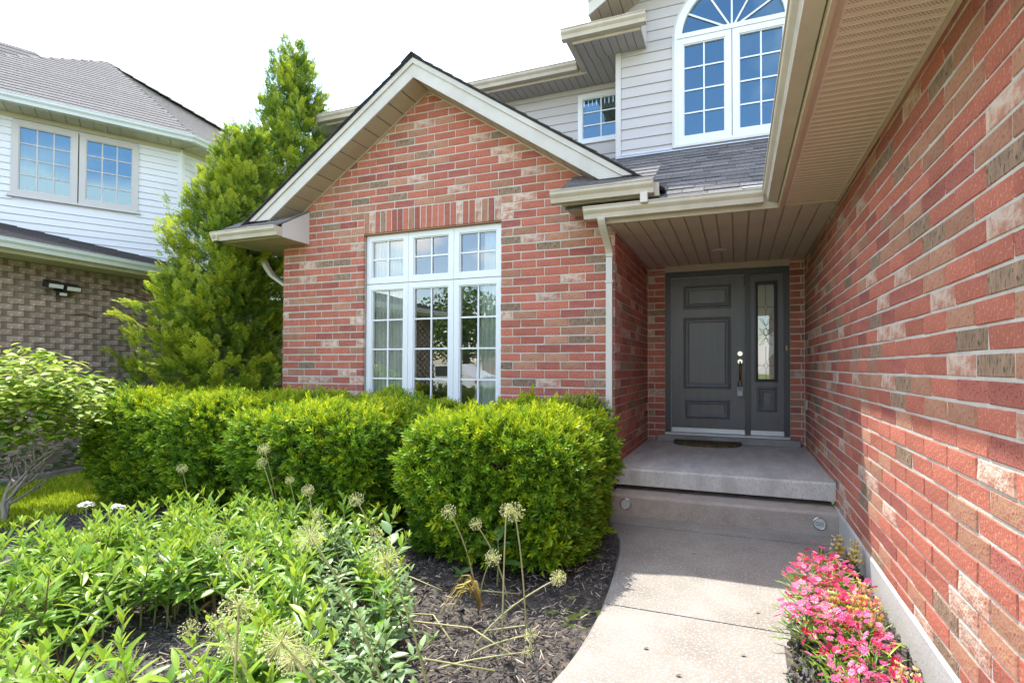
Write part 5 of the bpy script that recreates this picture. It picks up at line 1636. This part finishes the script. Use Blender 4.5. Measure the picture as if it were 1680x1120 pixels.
for k in range(2600):
    d = Vector((random.gauss(0, 1), random.gauss(0, 1), random.gauss(0, 1))).normalized()
    r_ = random.random() ** .38 * (1 + .16 * math.sin(d.x * 5 + d.z * 4) + .10 * math.sin(d.y * 7))
    p = Vector((-6.16 + d.x * r_ * .74, 2.80 + d.y * r_ * .62, 1.00 + d.z * r_ * .52 + (.10 if d.z < 0 and abs(d.x) > .6 else 0)))
    if p.z < .60 + .25 * max(0, p.x + 6.1): continue
    a = random.uniform(0, 6.28)
    q = Vector((math.cos(a) + d.x * .7, math.sin(a) + d.y * .7, random.uniform(-.45, .2)))
    items.append((tuple(p), tuple(q), random.uniform(.07, .125), min(1, max(0, random.gauss(.50, .22) + .25 * (p.z - 1.05))), random.uniform(-.45, .45)))
items.sort(key=lambda it: px(it[0])[2] + (5 if not -30 < px(it[0])[0] < 1700 else 0))
for it in items[:290]:
    o = leaf_obj(LEAF_SHRUB, sh, it[0], it[1], it[2], it[3], spin=it[4]); o.matrix_parent_inverse = Matrix.Translation(-Vector(sh.location))
if len(items) > 290:
    join_leaves('small_leaves', 'shrub_leaf', items[290:], sh, local=False, w=.46, fold=.05, droop=.15)

# --- low plants at the foot of the neighbour's wall
for i in range(5):
    t = -2.4 + i * .38
    c = NP(t, .32, 0)
    e = empty('edging_plant', c, label='low dark green leafy plant along the neighbouring wall', cat='plant', group='plants along the neighbouring wall')
    its = []
    for k in range(60):
        a = random.uniform(0, 6.28); r_ = random.uniform(.0, .2)
        its.append(((r_ * math.cos(a), r_ * math.sin(a), random.uniform(.05, .35)), (math.cos(a), math.sin(a), random.uniform(-.1, .8)), random.uniform(.07, .13), random.random() * .6, 0))
    join_leaves('foliage', 'hosta_leaf', its, e, w=.5)

# --- perennials in the bed
POLY = [(-3.90, 1.50), (-3.98, 2.08), (-3.78, 2.55), (-3.50, 2.95), (-3.05, 3.02), (-2.45, 2.92), (-1.92, 2.45), (-1.55, 2.16), (-1.25, 1.73), (-1.2, 1.29), (-1.54, 1.05), (-3.21, 0.75)]
PATCH = [(-3.0, 1.72), (-2.66, 2.02), (-2.15, 1.86), (-1.85, 1.55), (-1.88, 1.25), (-2.5, 1.15)]
def inside(poly, x, y):
    c = False
    for (x0, y0), (x1, y1) in zip(poly, poly[1:] + poly[:1]):
        if (y0 > y) != (y1 > y) and x < (x1 - x0) * (y - y0) / (y1 - y0) + x0: c = not c
    return c
# leaf shapes
LEAF_P = [leaf_mesh('leaf', 'perennial_leaf', w=w_, fold=.05, droop=dr) for w_, dr in ((.26, .14), (.22, .34), (.28, .22))]
LEAF_S = [leaf_mesh('leaf', 'silver_leaf', w=w_, fold=.06, droop=dr) for w_, dr in ((.38, .15), (.34, .30), (.40, .22))]
pts = []
tries = 0
while len(pts) < 135 and tries < 20000:
    tries += 1
    x, y = random.uniform(-5.1, -1.1), random.uniform(.8, 3.4)
    if not inside(POLY, x, y) or inside(PATCH, x, y): continue
    xx, yy, d = px((x, y, .3))
    if xx < -60 or yy > 1230: continue
    if all((x - a) ** 2 + (y - b) ** 2 > .122 ** 2 for a, b in pts): pts.append((x, y))
pts.sort(key=lambda p: px((p[0], p[1], .2))[2])
ZONES = {'s': 'silvery grey-green leafy perennial at the mulch edge', 'f': 'bright green leafy perennial at the very front',
         'm': 'green leafy perennial in the middle rows', 'b': 'green leafy perennial in the back row by the hedges'}
for pi, (x, y) in enumerate(pts):
    xx, yy, d = px((x, y, .25))
    silver = xx > 500 - (1000 - min(yy, 1000)) * .2 and y < 2.75 and random.random() < .85
    zone = 's' if silver else ('f' if d < 2.7 else ('m' if d < 3.5 else 'b'))
    where = 'towards the lawn' if x < -3.05 else ('above the bare mulch patch' if x < -2.15 else 'towards the walkway')
    if zone == 's': where = 'beside the upright alliums' if y > 2.05 else 'around the large front alliums'
    root = empty('leafy_perennial', (x, y, 0), label=ZONES[zone] + ' ' + where, cat='plant', group={'s': 'silvery perennials', 'f': 'front perennials', 'm': 'middle perennials', 'b': 'back perennials'}[zone] + ' ' + where)
    meshes = LEAF_S if silver else LEAF_P
    objs = pi < 62
    ns = random.choice((3, 4)) if objs else random.choice((3, 4, 5))
    dry = []
    for s in range(ns):
        a = random.uniform(0, 6.28); lean = random.uniform(.04, .22)
        h = random.uniform(.20, .33) if silver else random.uniform(.28, .46)
        b0 = Vector((random.uniform(-.06, .06), random.uniform(-.06, .06), -.02))
        path = [b0 + Vector((math.cos(a) * lean * t * t, math.sin(a) * lean * t * t, h * t)) for t in (0, .35, .7, 1.0)]
        st_ = MB().tube([tuple(q) for q in path], [.0045, .004, .0035, .002], 5).build('stem', 'stem_brown' if random.random() < .35 else 'stem_green', root, local=True)
        nodes = random.randint(6, 8) if objs else 8
        its = []
        for k in range(nodes):
            t = .30 + .70 * (k + .5) / nodes
            p = b0 + Vector((math.cos(a) * lean * t * t, math.sin(a) * lean * t * t, h * t))
            top = k / (nodes - 1)
            for side_ in (0, math.pi):
                az = k * 1.85 + side_ + random.uniform(-.4, .4)
                el = (random.uniform(-.15, .45) if silver else random.uniform(.0, .75)) + .9 * top ** 3
                L = (random.uniform(.075, .105) if silver else random.uniform(.095, .150)) * (1 - .42 * top ** 2)
                its.append((tuple(p), (math.cos(az) * math.cos(el), math.sin(az) * math.cos(el), math.sin(el)), L, min(1, max(0, random.gauss(.40, .16) + .38 * top ** 2)), random.uniform(-.4, .4)))
        for q in range(3):
            az = random.uniform(0, 6.28); el = random.uniform(.9, 1.3)
            its.append((tuple(path[-1]), (math.cos(az) * math.cos(el), math.sin(az) * math.cos(el), math.sin(el)), random.uniform(.03, .05), random.uniform(.75, 1), 0))
        if objs:
            for it in its:
                leaf_obj(random.choice(meshes), st_, it[0], it[1], it[2], it[3], spin=it[4])
        else:
            dry += its
    if dry:
        join_leaves('foliage', 'silver_leaf' if silver else 'perennial_leaf', dry, root, w=.38 if silver else .26)
    if random.random() < .5:
        its = [((random.uniform(-.1, .1), random.uniform(-.1, .1), random.uniform(.01, .1)), (random.uniform(-1, 1), random.uniform(-1, 1), random.uniform(-.6, .3)), random.uniform(.05, .10), random.random(), random.uniform(-1, 1)) for _ in range(9)]
        join_leaves('dry_leaves', 'dry_leaf', its, root, w=.2, droop=.5)

# --- allium seed heads
def allium_head(n=100, seed=0):
    r_ = random.Random(seed)
    m = MB()
    for i in range(n):
        zz = 1 - 2 * (i + .5) / n
        a = i * 2.39996
        d = np.array([math.sqrt(1 - zz * zz) * math.cos(a), math.sqrt(1 - zz * zz) * math.sin(a), zz]) + np.array([r_.gauss(0, .1) for _ in range(3)])
        d /= np.linalg.norm(d)
        R = r_.uniform(.82, 1.0)
        s = np.cross(d, [0.3, .2, .9]); s /= np.linalg.norm(s); u = np.cross(d, s)
        m.add([d * .04 - s * .012, d * .04 + s * .012, d * R * .93 + s * .012, d * R * .93 - s * .012], [(0, 1, 2, 3)], 0, .1 + .3 * r_.random())
        c, q = d * R, r_.uniform(.045, .085)
        m.add([c - d * q, c + s * q, c + u * q, c - s * q, c - u * q, c + d * q], [(0, 2, 1), (0, 3, 2), (0, 4, 3), (0, 1, 4), (5, 1, 2), (5, 2, 3), (5, 3, 4), (5, 4, 1)], 0, r_.uniform(.35, 1))
    m.disc((0, 0, -.06), (0, 0, 1), .05, .05, .12, 6)
    return m.mesh('seed_head', 'allium', attr=True)
AH = [allium_head(95, 1), allium_head(120, 2), allium_head(80, 3)]
ALL = [((-4.35, 3.0, .50), .042, (-4.3, 3.05), 'allium seed head on a tall thin stem before the leftmost hedge'),
       ((-3.42, 2.98, .72), .050, (-3.3, 3.05), 'upper of two pale allium heads in front of the middle hedge'),
       ((-3.38, 2.93, .63), .038, (-3.25, 3.0), 'lower of two pale allium heads in front of the middle hedge'),
       ((-2.95, 2.78, .56), .030, (-2.9, 2.85), 'tiny allium head low in front of the middle hedge'),
       ((-2.55, 2.55, .575), .040, (-2.5, 2.6), 'pinkish allium head above the leaves between two hedges'),
       ((-1.96, 2.30, .63), .042, (-1.9, 2.5), 'open allium head beside the nearest hedge corner'),
       ((-2.40, 2.47, .46), .036, (-2.3, 2.6), 'small allium head half sunk in the leaves'),
       ((-1.28, 1.29, .82), .052, (-1.02, 1.45), 'large round allium head on a thick leaning stem'),
       ((-2.47, 1.88, .49), .040, (-2.35, 1.95), 'small allium head in the leaves left of the large one'),
       ((-2.33, 1.94, .38), .040, (-2.25, 2.0), 'faded allium head low in the leaves'),
       ((-1.10, 1.43, .72), .052, (-1.0, 1.6), 'large loose allium head beside the silvery leaves'),
       ((-1.75, 2.2, .50), .038, (-1.7, 2.3), 'allium head behind the large loose one'),
       ((-1.41, 2.35, .605), .042, (-1.40, 2.66), 'allium on a curved stem in front of the nearest hedge'),
       ((-1.36, 2.55, .49), .038, (-1.25, 2.75), 'greyish allium head beside the curved stem'),
       ((-.98, 2.22, .68), .050, (-1.0, 2.42), 'tallest allium of the upright group beside the walk'),
       ((-1.06, 2.30, .66), .036, (-1.08, 2.30), 'smaller allium touching the tallest one beside the walk'),
       ((-1.12, 2.28, .43), .042, (-1.38, 2.62), 'allium on a leaning stem in the middle of the bare mulch'),
       ((-.86, 2.5, .285), .044, (-1.22, 2.27), 'allium on a slanting stem reaching towards the walkway'),
       ((-.92, 2.27, .10), .032, (-1.2, 2.2), 'allium head lying near the walkway edge'),
       ((-.90, 2.20, .06), .028, (-1.3, 2.05), 'fallen allium head on the mulch beside the walkway'),
       ((-1.35, 1.10, .67), .054, (-1.5, 1.2), 'yellowish allium head at the front of the bed'),
       ((-1.17, 1.08, .61), .060, (-1.05, 1.3), 'biggest yellowish allium head at the very front'),
       ((-1.45, 1.16, .50), .042, (-1.4, 1.3), 'low allium head left of the biggest one'),
       ((-1.20, 1.15, .52), .046, (-1.1, 1.35), 'greenish allium head under the biggest one'),
       ((-1.95, 1.38, .36), .040, (-1.9, 1.45), 'allium head above the bare mulch patch'),
       ((-1.62, 1.25, .50), .042, (-1.6, 1.4), 'allium head between the mulch patch and the front cluster'),
       ((-1.35, 1.38, .38), .040, (-1.1, 1.5), 'faded allium head low beside the silvery leaves')]
for (hx, hy, hz), r_, (bx, by), lab in ALL:
    e = empty('allium', (bx, by, 0), label=lab, cat='flower', group='allium seed heads')
    b = Vector((bx, by, -.02)); h_ = Vector((hx, hy, hz)); mid = (b + h_) / 2 + Vector(((bx - hx) * .22, (by - hy) * .22, .10 * hz))
    MB().tube([tuple((1 - t) ** 2 * b + 2 * t * (1 - t) * mid + t * t * h_) for t in [i / 7 for i in range(8)]], [.0044, .0043, .0042, .004, .0038, .0036, .0034, .003], 6).build('stem', 'stem_dry' if random.random() < .7 else 'stem_green', e, smooth=True)
    o = put('seed_head', random.choice(AH), e, (hx, hy, hz), (random.uniform(-.6, .6), random.uniform(-.6, .6), random.uniform(0, 6)), (r_, r_, r_ * .95))
# two flat white flower heads near the lawn
for (x, y, z), lab in (((-4.71, 2.52, .28), 'flat white flower head nearest the lawn'), ((-4.29, 2.48, .31), 'flat white flower head nearer the hedge')):
    e = empty('white_flower', (x, y, 0), label=lab, cat='flower', group='flat white flowers')
    MB().tube([(x + .02, y, -.02), (x + .01, y, z * .5), (x, y, z)], .004, 5).build('stem', 'stem_green', e)
    n = 110; a = np.arange(n) * 2.39996; rr = .052 * np.sqrt(np.arange(n) / n) * rng.uniform(.8, 1.15, n)
    P = np.stack([x + rr * np.cos(a), y + rr * np.sin(a), z + .024 * (1 - (rr / .055) ** 2) + rng.uniform(-.008, .008, n)], 1)
    pv = np.array([(-.5, -.5, 0), (.5, -.5, 0), (.5, .5, .1), (-.5, .5, .1)]); pf = np.array([(0, 1, 2, 3)])
    V, Fq = scatter(pv, pf, P, np.stack([rng.normal(0, .3, n), rng.normal(0, .3, n), np.ones(n)], 1), rng.uniform(.009, .014, n))
    np_mesh('flower_head', V, Fq, 'petal_white', rng.random(n), e)['kind'] = 'stuff'

# fallen dry stalks on the mulch
ST = [[(-1.95, 2.05), (-1.6, 2.25), (-1.25, 2.3), (-.98, 2.2)], [(-1.75, 1.85), (-1.4, 1.98), (-1.0, 2.06)], [(-1.95, 2.35), (-1.7, 2.3), (-1.5, 2.35), (-1.3, 2.2)], [(-1.2, 2.35), (-1.0, 2.42), (-.95, 2.30), (-.90, 2.28)],
      [(-4.7, 2.7), (-4.5, 2.5), (-4.2, 2.45)], [(-4.9, 2.9), (-4.6, 2.85), (-4.3, 2.95)], [(-2.25, 1.75), (-2.0, 1.8), (-1.85, 1.72)], [(-1.6, 2.75), (-1.4, 2.7), (-1.2, 2.8)], [(-2.2, 2.8), (-1.9, 2.72), (-1.65, 2.68)]]
SL_ = ['long pale dry stalk arching over the bare mulch', 'straight pale dry stalk lying nearest the walkway front', 'bent dry stalk beside the silvery leaves', 'curly dry stalk near the walkway edge', 'dry stalk by the flat white flowers', 'dry stalk at the lawn edge',
       'dry stalk in the front mulch patch', 'dry stalk in the shade under the nearest hedge', 'dry stalk between hedge and leafy plants']
for pth_, lab in zip(ST, SL_):
    z_ = [.02] + [.05] * (len(pth_) - 2) + [.02]
    tag(MB().tube([(x, y, z + .01) for (x, y), z in zip(pth_, z_)], .0045, 5).build('dry_stalk', 'stem_dry', smooth=True), lab, 'stalk')

# broad-leaved plants in the bare mulch
def broad_plant(x, y, n, L, hgt, label, mat_me, up_=.9):
    e = empty('broad_leaf_plant', (x, y, 0), label=label, cat='plant')
    st_ = MB().tube([(0, 0, -.02), (.01, 0, hgt * .6), (.0, .0, hgt)], [.006, .005, .003], 6).build('stem', 'stem_green', e, local=True)
    for k in range(n):
        t = (k + 1) / n
        az = k * 2.4; el = .15 + up_ * t * random.uniform(.6, 1.1)
        leaf_obj(mat_me, e, (0, 0, hgt * (.35 + .65 * t)), (math.cos(az) * math.cos(el), math.sin(az) * math.cos(el), math.sin(el)), L * random.uniform(.75, 1.1), random.uniform(.25, .7))
LH = leaf_mesh('leaf', 'hosta_leaf', w=.48, fold=.05, droop=.22)
broad_plant(-1.42, 2.95, 9, .17, .30, 'broad-leaved green seedling against the nearest hedge', LH)
broad_plant(-1.12, 3.32, 6, .08, .12, 'tiny green seedling in the shaded mulch beside the walk', LH)
broad_plant(-1.62, 2.85, 6, .09, .08, 'low toothed green seedling at the hedge foot', LH)
broad_plant(-1.78, 4.42, 14, .085, 1.18, 'pale thin sprout poking up behind the nearest hedge', leaf_mesh('leaf', 'shrub_leaf', w=.36, droop=.2), .5)
broad_plant(-2.98, 4.40, 8, .07, 1.08, 'thin pale sprout in front of the big window', leaf_mesh('leaf', 'shrub_leaf', w=.30, droop=.2), .5)
broad_plant(-1.98, 2.62, 10, .13, .34, 'pale broad-leaved plant between the leafy mass and nearest hedge', leaf_mesh('leaf', 'silver_leaf', w=.55, droop=.2), .8)
# withered strap leaves
e = empty('strap_leaf_clump', (-1.33, 2.55, 0), label='yellowing arching strap leaves below the upright alliums', cat='plant')
for k in range(12):
    a = math.pi + random.uniform(-.9, .9); L = random.uniform(.12, .22)
    mb = MB(); vs = []
    for i in range(6):
        t = i / 5
        w_ = .011 * (1 - t * .8)
        x, y, z = L * t * math.cos(a), L * t * math.sin(a), .12 * math.sin(math.pi * min(1, t * 1.05)) + .02 + k * .006
        vs += [(x - math.sin(a) * w_, y + math.cos(a) * w_, z), (x + math.sin(a) * w_, y - math.cos(a) * w_, z)]
    mb.add(vs, [(i * 2, i * 2 + 1, i * 2 + 3, i * 2 + 2) for i in range(5)])
    o = mb.build('leaf', 'dry_leaf', e, local=True); o['rnd'] = random.uniform(.55, 1)

# --- flower bed beside the garage wall
def flower_mesh(mat):
    m = MB()
    for k in range(5):
        a = k * 2 * math.pi / 5
        c, s = math.cos(a), math.sin(a)
        pts_ = [(.06, 0, 0), (.30, -.20, .14), (.52, -.24, .07), (.46, 0, .13), (.52, .24, .05), (.30, .20, .14)]
        m.add([(x * c - y * s, x * s + y * c, z) for x, y, z in pts_], [(0, 1, 2, 3), (0, 3, 4, 5)], 0, 1)
    m.disc((0, 0, .02), (0, 0, 1), .07, .04, .05, 5, 1)
    return m.mesh('flower', [mat, 'petal_rose'])
FM_ = [flower_mesh('petal_pink'), flower_mesh('petal_pink'), flower_mesh('petal_rose')]
FPOS = [(.60, 3.72), (.50, 3.50), (.66, 3.48), (.44, 3.25), (.58, 3.25), (.70, 3.22), (.40, 3.00), (.54, 3.00), (.67, 2.98), (.36, 2.76), (.50, 2.75), (.66, 2.72), (.47, 2.50), (.62, 2.46), (.52, 2.26), (.68, 2.24), (.42, 2.1), (.58, 1.98)]
FLAB = ['pink flowering plant at the far tip of the flower bed', 'pink flowering plant second from the step end by the walk', 'pink flowering plant second from the step end by the wall']
for i, (x, y) in enumerate(FPOS):
    x = .30 + (x - .36) * .80
    side_w = 'by the walkway' if x < .5 else ('in the middle of the bed' if x < .62 else 'against the foundation')
    e = empty('pink_flower_plant', (x, y, 0), label='clump of pink flowers %s, row %s from the step' % (['by the walkway', 'in the middle of the bed', 'against the foundation'][sum(1 for q in FPOS if abs(q[1] - y) < .1 and q[0] < FPOS[i][0])], ['one', 'two', 'two', 'three', 'three', 'three', 'four', 'four', 'four', 'five', 'five', 'five', 'six', 'six', 'seven', 'seven', 'eight', 'eight'][i]), cat='flower', group='pink flowers beside the garage wall')
    its = []
    for k in range(80):
        a = random.uniform(0, 6.28); r_ = random.uniform(0, .10)
        its.append(((r_ * math.cos(a), r_ * math.sin(a), random.uniform(.03, .16)), (math.cos(a), math.sin(a), random.uniform(.1, 1.3)), random.uniform(.05, .09), random.random(), 0))
    join_leaves('foliage', 'perennial_leaf', its, e, w=.12, droop=.2)
    nf = 32 if i else 18
    for k in range(nf):
        a = k * 2.39996; r_ = .125 * math.sqrt((k + .5) / nf)
        dz = .150 + .05 * (1 - (r_ / .125) ** 2) + random.uniform(-.04, .04)
        s = random.uniform(.026, .042)
        put('flower', FM_[0 if random.random() < .66 else 2], e, (r_ * math.cos(a), r_ * math.sin(a), dz), (random.gauss(-.25, .5), random.gauss(-.2, .5), random.uniform(0, 6.28)), (s, s, s), rnd=random.random(), local=True)
# snapdragons
def floret():
    m = MB()
    for (a, b) in (((-.5, 0, .3), .5), ((.5, 0, .3), .5), ((0, .1, -.25), .55), ((0, -.3, .05), .45)):
        c = np.array(a) * .7
        m.add([c + np.array([-b * .6, 0, -b * .5]), c + np.array([b * .6, -.15, -b * .4]), c + np.array([b * .5, .05, b * .6]), c + np.array([-b * .5, .1, b * .6]), c + np.array([0, -.45 * b, 0])], [(0, 1, 4), (1, 2, 4), (2, 3, 4), (3, 0, 4)])
    return m.mesh('floret', 'petal_gold')
FLR = floret()
SNAP = [((.62, 3.90), .23, 'tall orange and white snapdragon standing at the bed tip by the walk'), ((.70, 3.80), .24, 'bushy orange snapdragon against the foundation at the bed tip'), ((.70, 3.02), .27, 'golden snapdragon against the foundation in mid bed'),
        ((.63, 2.86), .26, 'pale yellow snapdragon among pink flowers in mid bed'), ((.55, 2.90), .25, 'cream snapdragon nearest the walkway in mid bed'), ((.72, 2.88), .25, 'orange snapdragon low against the foundation'), ((.73, 2.36), .22, 'pale snapdragon at the front of the bed by the foundation'), ((.665, 3.62), .17, 'short orange snapdragon behind the pink flowers')]
for (x, y), h, lab in SNAP:
    x = .30 + (x - .36) * .84 + (.10 if y > 3.7 else 0)
    e = empty('snapdragon', (x, y, 0), label=lab, cat='flower', group='snapdragons in the flower bed')
    for q in range(3 if h > .2 else 2):
        ox, oy = random.uniform(-.035, .035), random.uniform(-.035, .035)
        MB().tube([(ox * .3, oy * .3, 0), (ox, oy, h)], .003, 5).build('stem', 'stem_green', e, local=True)
        cr_ = random.random()
        for k in range(13):
            t = k / 12
            a = k * 2.39996; r_ = .024 * (1 - .6 * t)
            s = .025 * (1.1 - .6 * t)
            put('floret', FLR, e, (ox + r_ * math.cos(a), oy + r_ * math.sin(a), h * (.45 + .58 * t)), (random.uniform(-.4, .4), 0, a + 1.57), (s, s, s), rnd=min(1, max(0, cr_ * .5 + random.uniform(0, .6))), local=True)
    its = [((0, 0, random.uniform(.02, h * .6)), (math.cos(a), math.sin(a), random.uniform(.1, .8)), random.uniform(.03, .05), random.random(), 0) for a in [random.uniform(0, 6.28) for _ in range(18)]]
    join_leaves('foliage', 'perennial_leaf', its, e, w=.2)
# dark purple ground plants at the bed edge
for i, (x, y) in enumerate(((.30, 2.72), (.30, 2.56), (.27, 2.42), (.30, 2.28), (.25, 2.14), (.38, 2.38), (.36, 2.2))):
    e = empty('dark_leaf_plant', (x, y, 0), label='small dark purple-leaved plant at the walkway edge of the flower bed', cat='plant', group='dark leaved edging plants')
    its = [((random.uniform(-.06, .06), random.uniform(-.06, .06), random.uniform(.01, .07)), (random.uniform(-1, 1), random.uniform(-1, 1), random.uniform(-.2, .9)), random.uniform(.025, .045), random.random(), random.uniform(-1, 1)) for _ in range(60)]
    join_leaves('foliage', 'purple_leaf', its, e, w=.5)
    its = [((random.uniform(-.06, .06), random.uniform(-.06, .06), random.uniform(.0, .03)), (random.uniform(-1, 1), random.uniform(-1, 1), random.uniform(.2, 1.5)), random.uniform(.06, .10), random.random(), 0) for _ in range(14)]
    join_leaves('blades', 'perennial_leaf', its, e, w=.09)
tag(MB().bevel_box(.70, .706, 2.70, 2.72, 0, .11, .001).build('plant_marker', 'black_plastic'), 'thin dark plant marker against the foundation', 'marker')

# ------------------------------------------------------------------ across the street (seen in the window glass)
tag(MB().box(-60, 60, -13, -7, -.055, -.03).build('road', 'asphalt'), kind='structure')
def far_tree(x, y, Ht, R, n, label):
    n = n * 3; Ht *= .78
    e = empty('street_tree', (x, y, 0), label=label, cat='tree', group='trees across the street')
    MB().tube([(x, y, -.1), (x + .1, y, Ht * .4), (x, y, Ht * .8)], [.22, .16, .06], 8).build('trunk', 'bark', e)
    d = rng.normal(size=(n, 3)); d /= np.linalg.norm(d, axis=1, keepdims=True)
    rr = rng.random(n) ** .4 * (1 + .25 * np.sin(d[:, 0] * 5 + x) * np.sin(d[:, 2] * 6 + y))
    P = np.array([x, y, Ht * .62]) + d * rr[:, None] * np.array([R, R, Ht * .40])
    LV, LF = leaf_verts(w=.7)
    V, Fq = scatter(LV, LF, P, d + rng.normal(0, .5, (n, 3)), rng.uniform(.13, .24, n))
    np_mesh('crown', V, Fq, 'far_leaf', np.repeat(np.clip(rng.normal(.45, .2, n), 0, 1), len(LF)), e)['kind'] = 'stuff'
for a in ((-13.5, -13.8, 7.2, 2.3, 1400, 'dark leafy street tree mirrored in the middle window pane'), (-8.2, -15.5, 4.6, 2.6, 1200, 'rounded street tree mirrored near the porch side pane'), (-18.5, -15, 6.5, 3.0, 1400, 'broad street tree mirrored in the curtained pane'), (-5.6, -9.2, 2.3, 1.2, 800, 'low bright bush mirrored beside the curtain'), (-3.0, -17, 5.0, 3.0, 1200, 'round street tree beyond the mirrored bush')):
    far_tree(*a)
fh = empty('far_house', (-11, -19, 0), label='brick house across the street mirrored in the window', cat='house')
MB().box(-15, -7, -24, -18.5, 0, 3.2).build('wall', 'wall_far', fh)
MB().prism([(-18.1, 3.2), (-21.2, 5.4), (-24.4, 3.2)], -15.4, -6.6, lambda t, y, z: (t, y, z)).build('roof', 'shingle_dark', fh)
for x in (-13.6, -11.2): MB().box(x, x + 1.3, -18.5, -18.44, 1.0, 2.3).build('window', 'black_plastic', fh)
MB().box(-9.6, -7.4, -18.5, -18.44, 0, 2.2).build('garage_door', 'window_white', fh)
car = empty('parked_car', (-11.5, -8.4, 0), label='white car parked on the street mirrored in the middle window pane', cat='car')
def cx_(t): return -13.6 + t
prof = [(0, .35), (.05, .75), (.9, .92), (1.5, 1.38), (3.0, 1.42), (3.9, .98), (4.25, .9), (4.3, .4)]
MB().prism(prof, -9.2, -7.6, lambda t, x, z: (cx_(x), t, z)).build('body', 'car_paint', car)
for q in ((1.05, .95, 1.55, 1.33, 2.2), (2.28, .95, 2.28, 1.35, 3.55)):
    x0_, z0_, x1_, z1_, x2_ = q
    pr_ = [(x0_, .97), (x1_, 1.33), (x2_ if x0_ < 2 else 2.95, 1.35), (x2_, .99)]
    MB().prism(pr_, -7.6, -7.59, lambda t, x, z: (cx_(x), t, z)).build('window', 'black_plastic', car)
for x in (.8, 3.45):
    for y in (-9.1, -7.7):
        w_ = MB().disc((cx_(x), y - .1, .33), (0, 1, 0), .33, .33, .22, 20).build('wheel', 'rubber', car)
        MB().disc((cx_(x), y + .12, .33), (0, 1, 0), .2, .18, .012, 16).build('rim', 'aluminium', w_)
MB().box(cx_(4.05), cx_(4.28), -7.62, -7.585, .72, .85).build('tail_light', 'car_red', car)
MB().box(cx_(.03), cx_(.2), -7.62, -7.585, .66, .74).build('headlight', 'lamp_lens', car)
